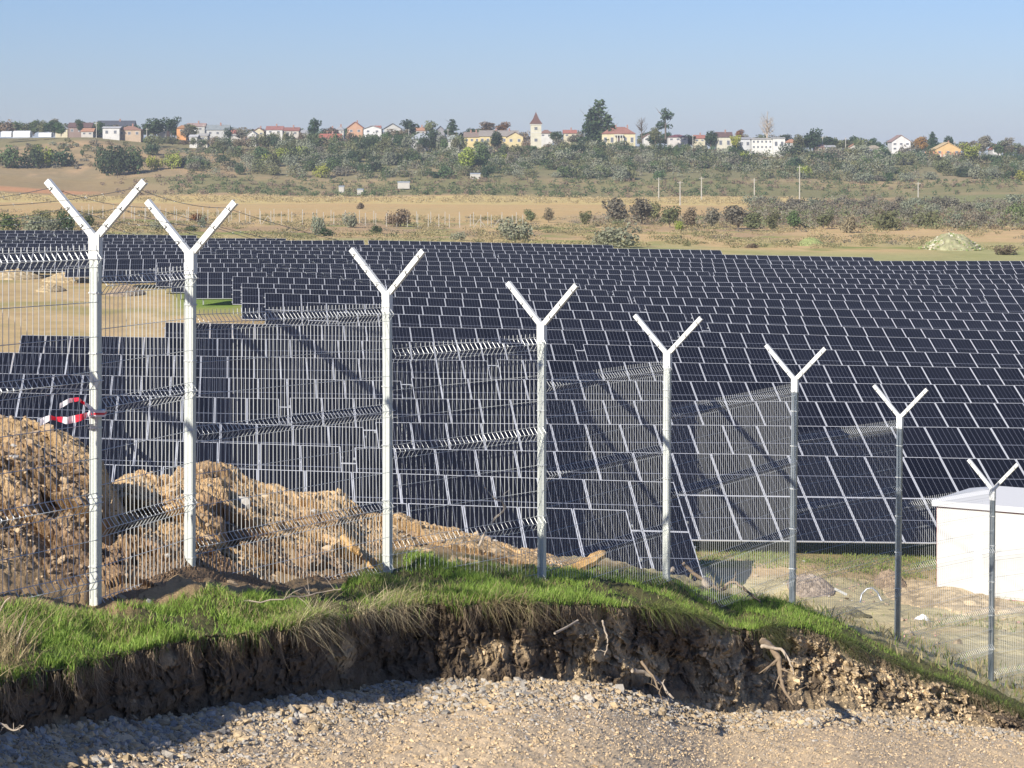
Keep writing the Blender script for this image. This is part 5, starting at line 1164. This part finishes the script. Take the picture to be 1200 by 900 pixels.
house(544, 562, 160.5, 168, 154.5, 925, YEL, (.30, .22, .18), 'gable_side', 3, 'left wing of the yellow school with brown roof', 'house', 2)
house(562, 607, 159.5, 169.5, 152.5, 920, YEL, (.36, .32, .28), 'gable_side', 7, 'long yellow school with grey-brown roof', 'school', 2, name='school')
house(594, 613, 160.5, 169, 155, 912, (.76, .62, .28), (.26, .16, .13), 'gable_front', 2, 'yellow gabled house at the right end of the school', 'house', 0)
rv = random.Random(11); seen_h = set()
for i, (x, yt) in enumerate([(72, 147), (102, 150), (190, 149), (229, 150), (256, 149), (276, 152), (303, 150), (322, 150), (342, 152), (356, 152), (388, 150), (398, 148), (440, 147), (463, 148), (493, 149), (517, 152), (640, 152), (668, 152), (760, 157), (820, 158), (928, 163), (1003, 168), (1140, 170), (1168, 171)]):
    rc = rv.choice([('red', (.50, .16, .10)), ('orange', (.58, .27, .13)), ('rust brown', (.34, .17, .12)), ('grey', (.42, .43, .45))]); w_x = rv.uniform(9, 15)
    lb_ = 'small %s-roofed house half hidden among trees, %s' % (rc[0], near(x)); lb_ += ', further right' if lb_ in seen_h else ''; seen_h.add(lb_)
    house(x - w_x / 2, x + w_x / 2, yt + 4, yt + 9, yt, rv.uniform(955, 1010), rv.choice([WHT, CRM, (.62, .58, .52)]), rc[1], rv.choice(['gable_side', 'hip', 'gable_front']), 2, lb_, 'house', rv.choice([0, 1]))
# church tower
tw = empty('church_tower', W(628, 171.5, 908)); tag(tw, 'cream church tower with a red-brown pointed spire', 'tower')
sc_ = 908 / F; w_ = 12.5 * sc_; hh = 26 * sc_
b = MB(); b.box((0, 0, hh / 2 - .4), (w_, w_, hh + .8)); b.build('tower_wall', hm((.72, .68, .50)), tw)
b = MB(); b.box((0, 0, hh * .62), (w_ + .25, w_ + .25, .25)); b.box((0, 0, hh - .1), (w_ + .5, w_ + .5, .4)); b.build('cornice', hm((.76, .74, .64)), tw)
b = MB(); q = w_ / 2 + .45; b.add([(-q, -q, hh + .1), (q, -q, hh + .1), (q, q, hh + .1), (-q, q, hh + .1), (-q * .5, -q * .5, hh + 1.9), (q * .5, -q * .5, hh + 1.9), (q * .5, q * .5, hh + 1.9), (-q * .5, q * .5, hh + 1.9), (0, 0, hh + 14.5 * sc_)],
      [(0, 1, 5, 4), (1, 2, 6, 5), (2, 3, 7, 6), (3, 0, 4, 7), (4, 5, 8), (5, 6, 8), (6, 7, 8), (7, 4, 8), (3, 2, 1, 0)]); sp_ = b.build('spire', hm((.17, .075, .06)), tw)
b = MB(); b.tube([(0, 0, hh + 14 * sc_), (0, 0, hh + 16.5 * sc_)], .08, 4); b.build('finial', M['steel'], sp_)
for zz_ in (.28, .8):
    b = MB(); b.box((0, -w_ / 2 - .01, hh * zz_), (w_ * .28, .08, hh * .13)); b.build('window', win_m, tw)
# yellow villa
vl = house(705.5, 744.5, 156.5, 172, 148.5, 905, (.80, .70, .38), (.40, .16, .11), 'hip', 5, 'pale yellow villa with a red hipped roof and small porch', 'villa', 2, door=True, name='villa')
b = MB(); b.box((0, -.8, 4.6), (3.6, 1.6, .3)); 
for s_ in (-1.5, -.5, .5, 1.5): b.tube([(s_, -1.45, 0), (s_, -1.45, 4.45)], .16, 6)
b.build('porch', hm((.82, .80, .70)), vl)
house(783, 806, 160.5, 166, 157.5, 935, (.70, .66, .62), (.26, .08, .10), 'hip', 3, 'low house with a maroon roof right of the slender tree', 'house', 0)
house(840, 858, 160.5, 174.5, 154.5, 915, (.70, .66, .50), (.18, .10, .09), 'gable_side', 2, 'cream house with dark brown roof left of the yellow tree', 'house', 1)
house(858, 880, 163, 174, 160.5, 925, (.66, .68, .70), (.40, .42, .45), 'gable_side', 3, 'pale grey house behind the yellow tree', 'house', 0)
house(881, 905, 163, 175.5, 161.5, 912, (.80, .80, .74), (.50, .48, .44), 'gable_side', 5, 'long white building under the tall leafless tree', 'building', 0, storeys=2, name='building')
house(906, 920, 162, 175.5, 160.8, 909, (.82, .82, .77), (.55, .54, .50), 'gable_side', 2, 'plain white block at the right end of the long white building', 'building', 0, name='building')
house(955, 967, 172, 178, 169, 915, (.50, .30, .24), (.32, .18, .15), 'gable_side', 1, 'small brick-red house right of the large dark tree', 'house', 0)
house(968, 979, 172.5, 178, 170, 912, (.64, .64, .62), (.50, .50, .52), 'gable_side', 1, 'small pale house right of the brick-red one', 'house', 0)
house(1016, 1034, 174, 178.5, 170, 915, (.58, .55, .50), (.45, .38, .26), 'hip', 2, 'low house with a tan roof left of the white gable house', 'house', 0)
house(1045, 1067, 166, 177, 158.5, 912, (.80, .79, .76), (.42, .26, .22), 'gable_front', 3, 'white gable house with reddish roof edge on the right skyline', 'house', 0, storeys=2)
house(1067, 1083, 177, 181.5, 176.5, 907, (.60, .60, .60), (.55, .55, .55), 'gable_side', 0, 'low pale wall between the white gable house and the orange bungalow', 'wall', 0, name='wall')
house(1096, 1126, 175, 182, 167, 905, (.85, .52, .16), (.78, .55, .24), 'gable_front', 3, 'orange gabled bungalow on the right skyline', 'bungalow', 1, name='bungalow')
of = empty('orange_fence', W(1104, 184, 900)); tag(of, 'orange and white garden fence in front of the orange bungalow', 'fence')
for i in range(9):
    b = MB(); b.box(((i - 4) * 1.62, 0, .8), (.42, .42, 2.6)); b.build('pillar', hm((.80, .28, .12)), of)
    if i < 8: b = MB(); b.box(((i - 3.5) * 1.62, 0, .45), (1.16, .2, 1.1)); b.build('fence_panel', hm((.72, .62, .50)), of)
# white tarpaulins at the far left
for i, (x0, x1, y0_, y1_, lb) in enumerate([(1, 13, 153.5, 159, 'white wall-like tarpaulin at the far left skyline'), (15, 35, 153, 159.5, 'long white polytunnel at the far left skyline'), (45, 60, 155, 159, 'short white polytunnel left of the barn')]):
    Z = 930; p = W((x0 + x1) / 2, y1_, Z); w = (x1 - x0) * Z / F; h = (y1_ - y0_) * Z / F; b = MB(); m_ = 9
    vs2 = []
    for s_ in (-1, 1):
        for j in range(m_): a = PI * j / (m_ - 1); vs2.append((s_ * w / 2, -math.cos(a) * 2.4 + 2.4, math.sin(a) ** .7 * h - (.5 if j in (0, m_ - 1) else 0)))
    b.add(vs2, [(j, j + m_, j + 1 + m_, j + 1) for j in range(m_ - 1)] + [tuple(range(m_)), tuple(reversed(range(m_, 2 * m_)))]); o = b.build('polytunnel', hm((.82, .84, .84)), loc=p); tag(o, lb, 'polytunnel')
# scattered small things down the slope
for x, y, Z, w, h, lb in ((400, 224, 745, 6, 5, 'small cream hut in the orchard strip, left one'), (422, 226, 740, 7, 3.5, 'low white beehive box in the orchard strip'), (473, 219, 760, 14, 5, 'white trailer with a blue end in the orchard strip'), (557, 208, 800, 12, 4, 'pale parked van at the foot of the slope')):
    p = W(x, y, Z); b = MB(); s_ = Z / F; r = empty('hut', p); tag(r, lb, 'hut')
    b.box((0, 1, h * s_ / 2 - .3), (w * s_, 2.2, h * s_ + .6)); b.build('wall', hm((.60, .57, .50)), r)
    b = MB(); b.add([(-w * s_ / 2 - .1, -.2, h * s_), (w * s_ / 2 + .1, -.2, h * s_), (w * s_ / 2 + .1, 2.2, h * s_ + .3), (-w * s_ / 2 - .1, 2.2, h * s_ + .3), (-w * s_ / 2 - .1, -.2, h * s_ + .12), (w * s_ / 2 + .1, -.2, h * s_ + .12), (w * s_ / 2 + .1, 2.2, h * s_ + .42), (-w * s_ / 2 - .1, 2.2, h * s_ + .42)],
          [(0, 1, 5, 4), (1, 2, 6, 5), (2, 3, 7, 6), (3, 0, 4, 7), (4, 5, 6, 7), (3, 2, 1, 0)]); b.build('roof', hm((.40, .46, .52)), r)
# skyline utility poles
for i, (x, yt, lb) in enumerate([(113, 143, 'thin utility pole left of the white house'), (172, 150, 'thin utility pole right of the tan house'), (239, 146, 'thin utility pole between the grey roofs'), (479, 151, 'thin utility pole beside the blue-grey roof'), (525, 151, 'thin utility pole left of the conifer'), (812, 158, 'thin utility pole right of the maroon roof'), (991, 161, 'tall thin utility pole on the right skyline'), (1119, 165, 'thin utility pole behind the bungalow'), (964, 160, 'thin utility pole by the brick-red house')]):
    Z = 922; yb = edge_y(x) + 1; p = W(x, yb, Z); b = MB(); H = (yb - yt) * Z / F; b.tube([(0, 0, -1), (0, 0, H)], [.2, .12], 5); b.box((0, 0, H - .5), (1.3, .12, .12)); tag(b.build('utility_pole', M['concrete'], loc=p), lb, 'utility pole')

# ================================================================== haze: a closed box of thin pale air round camera and scene
hb_ = MB(); hb_.box((0, 2480, 20), (9000, 5200, 110)); hv = bpy.data.materials.new('thin air haze'); hv.use_nodes = True
ht_ = hv.node_tree; ht_.nodes.clear(); pv = ht_.nodes.new("ShaderNodeVolumePrincipled"); om = ht_.nodes.new("ShaderNodeOutputMaterial")
pv.inputs["Color"].default_value = (.72, .82, .97, 1); pv.inputs["Density"].default_value = .00017; pv.inputs["Anisotropy"].default_value = 0.0
ht_.links.new(pv.outputs[0], om.inputs["Volume"])
tag(hb_.build('haze', hv), 'thin haze in the air over the valley', kind='stuff')
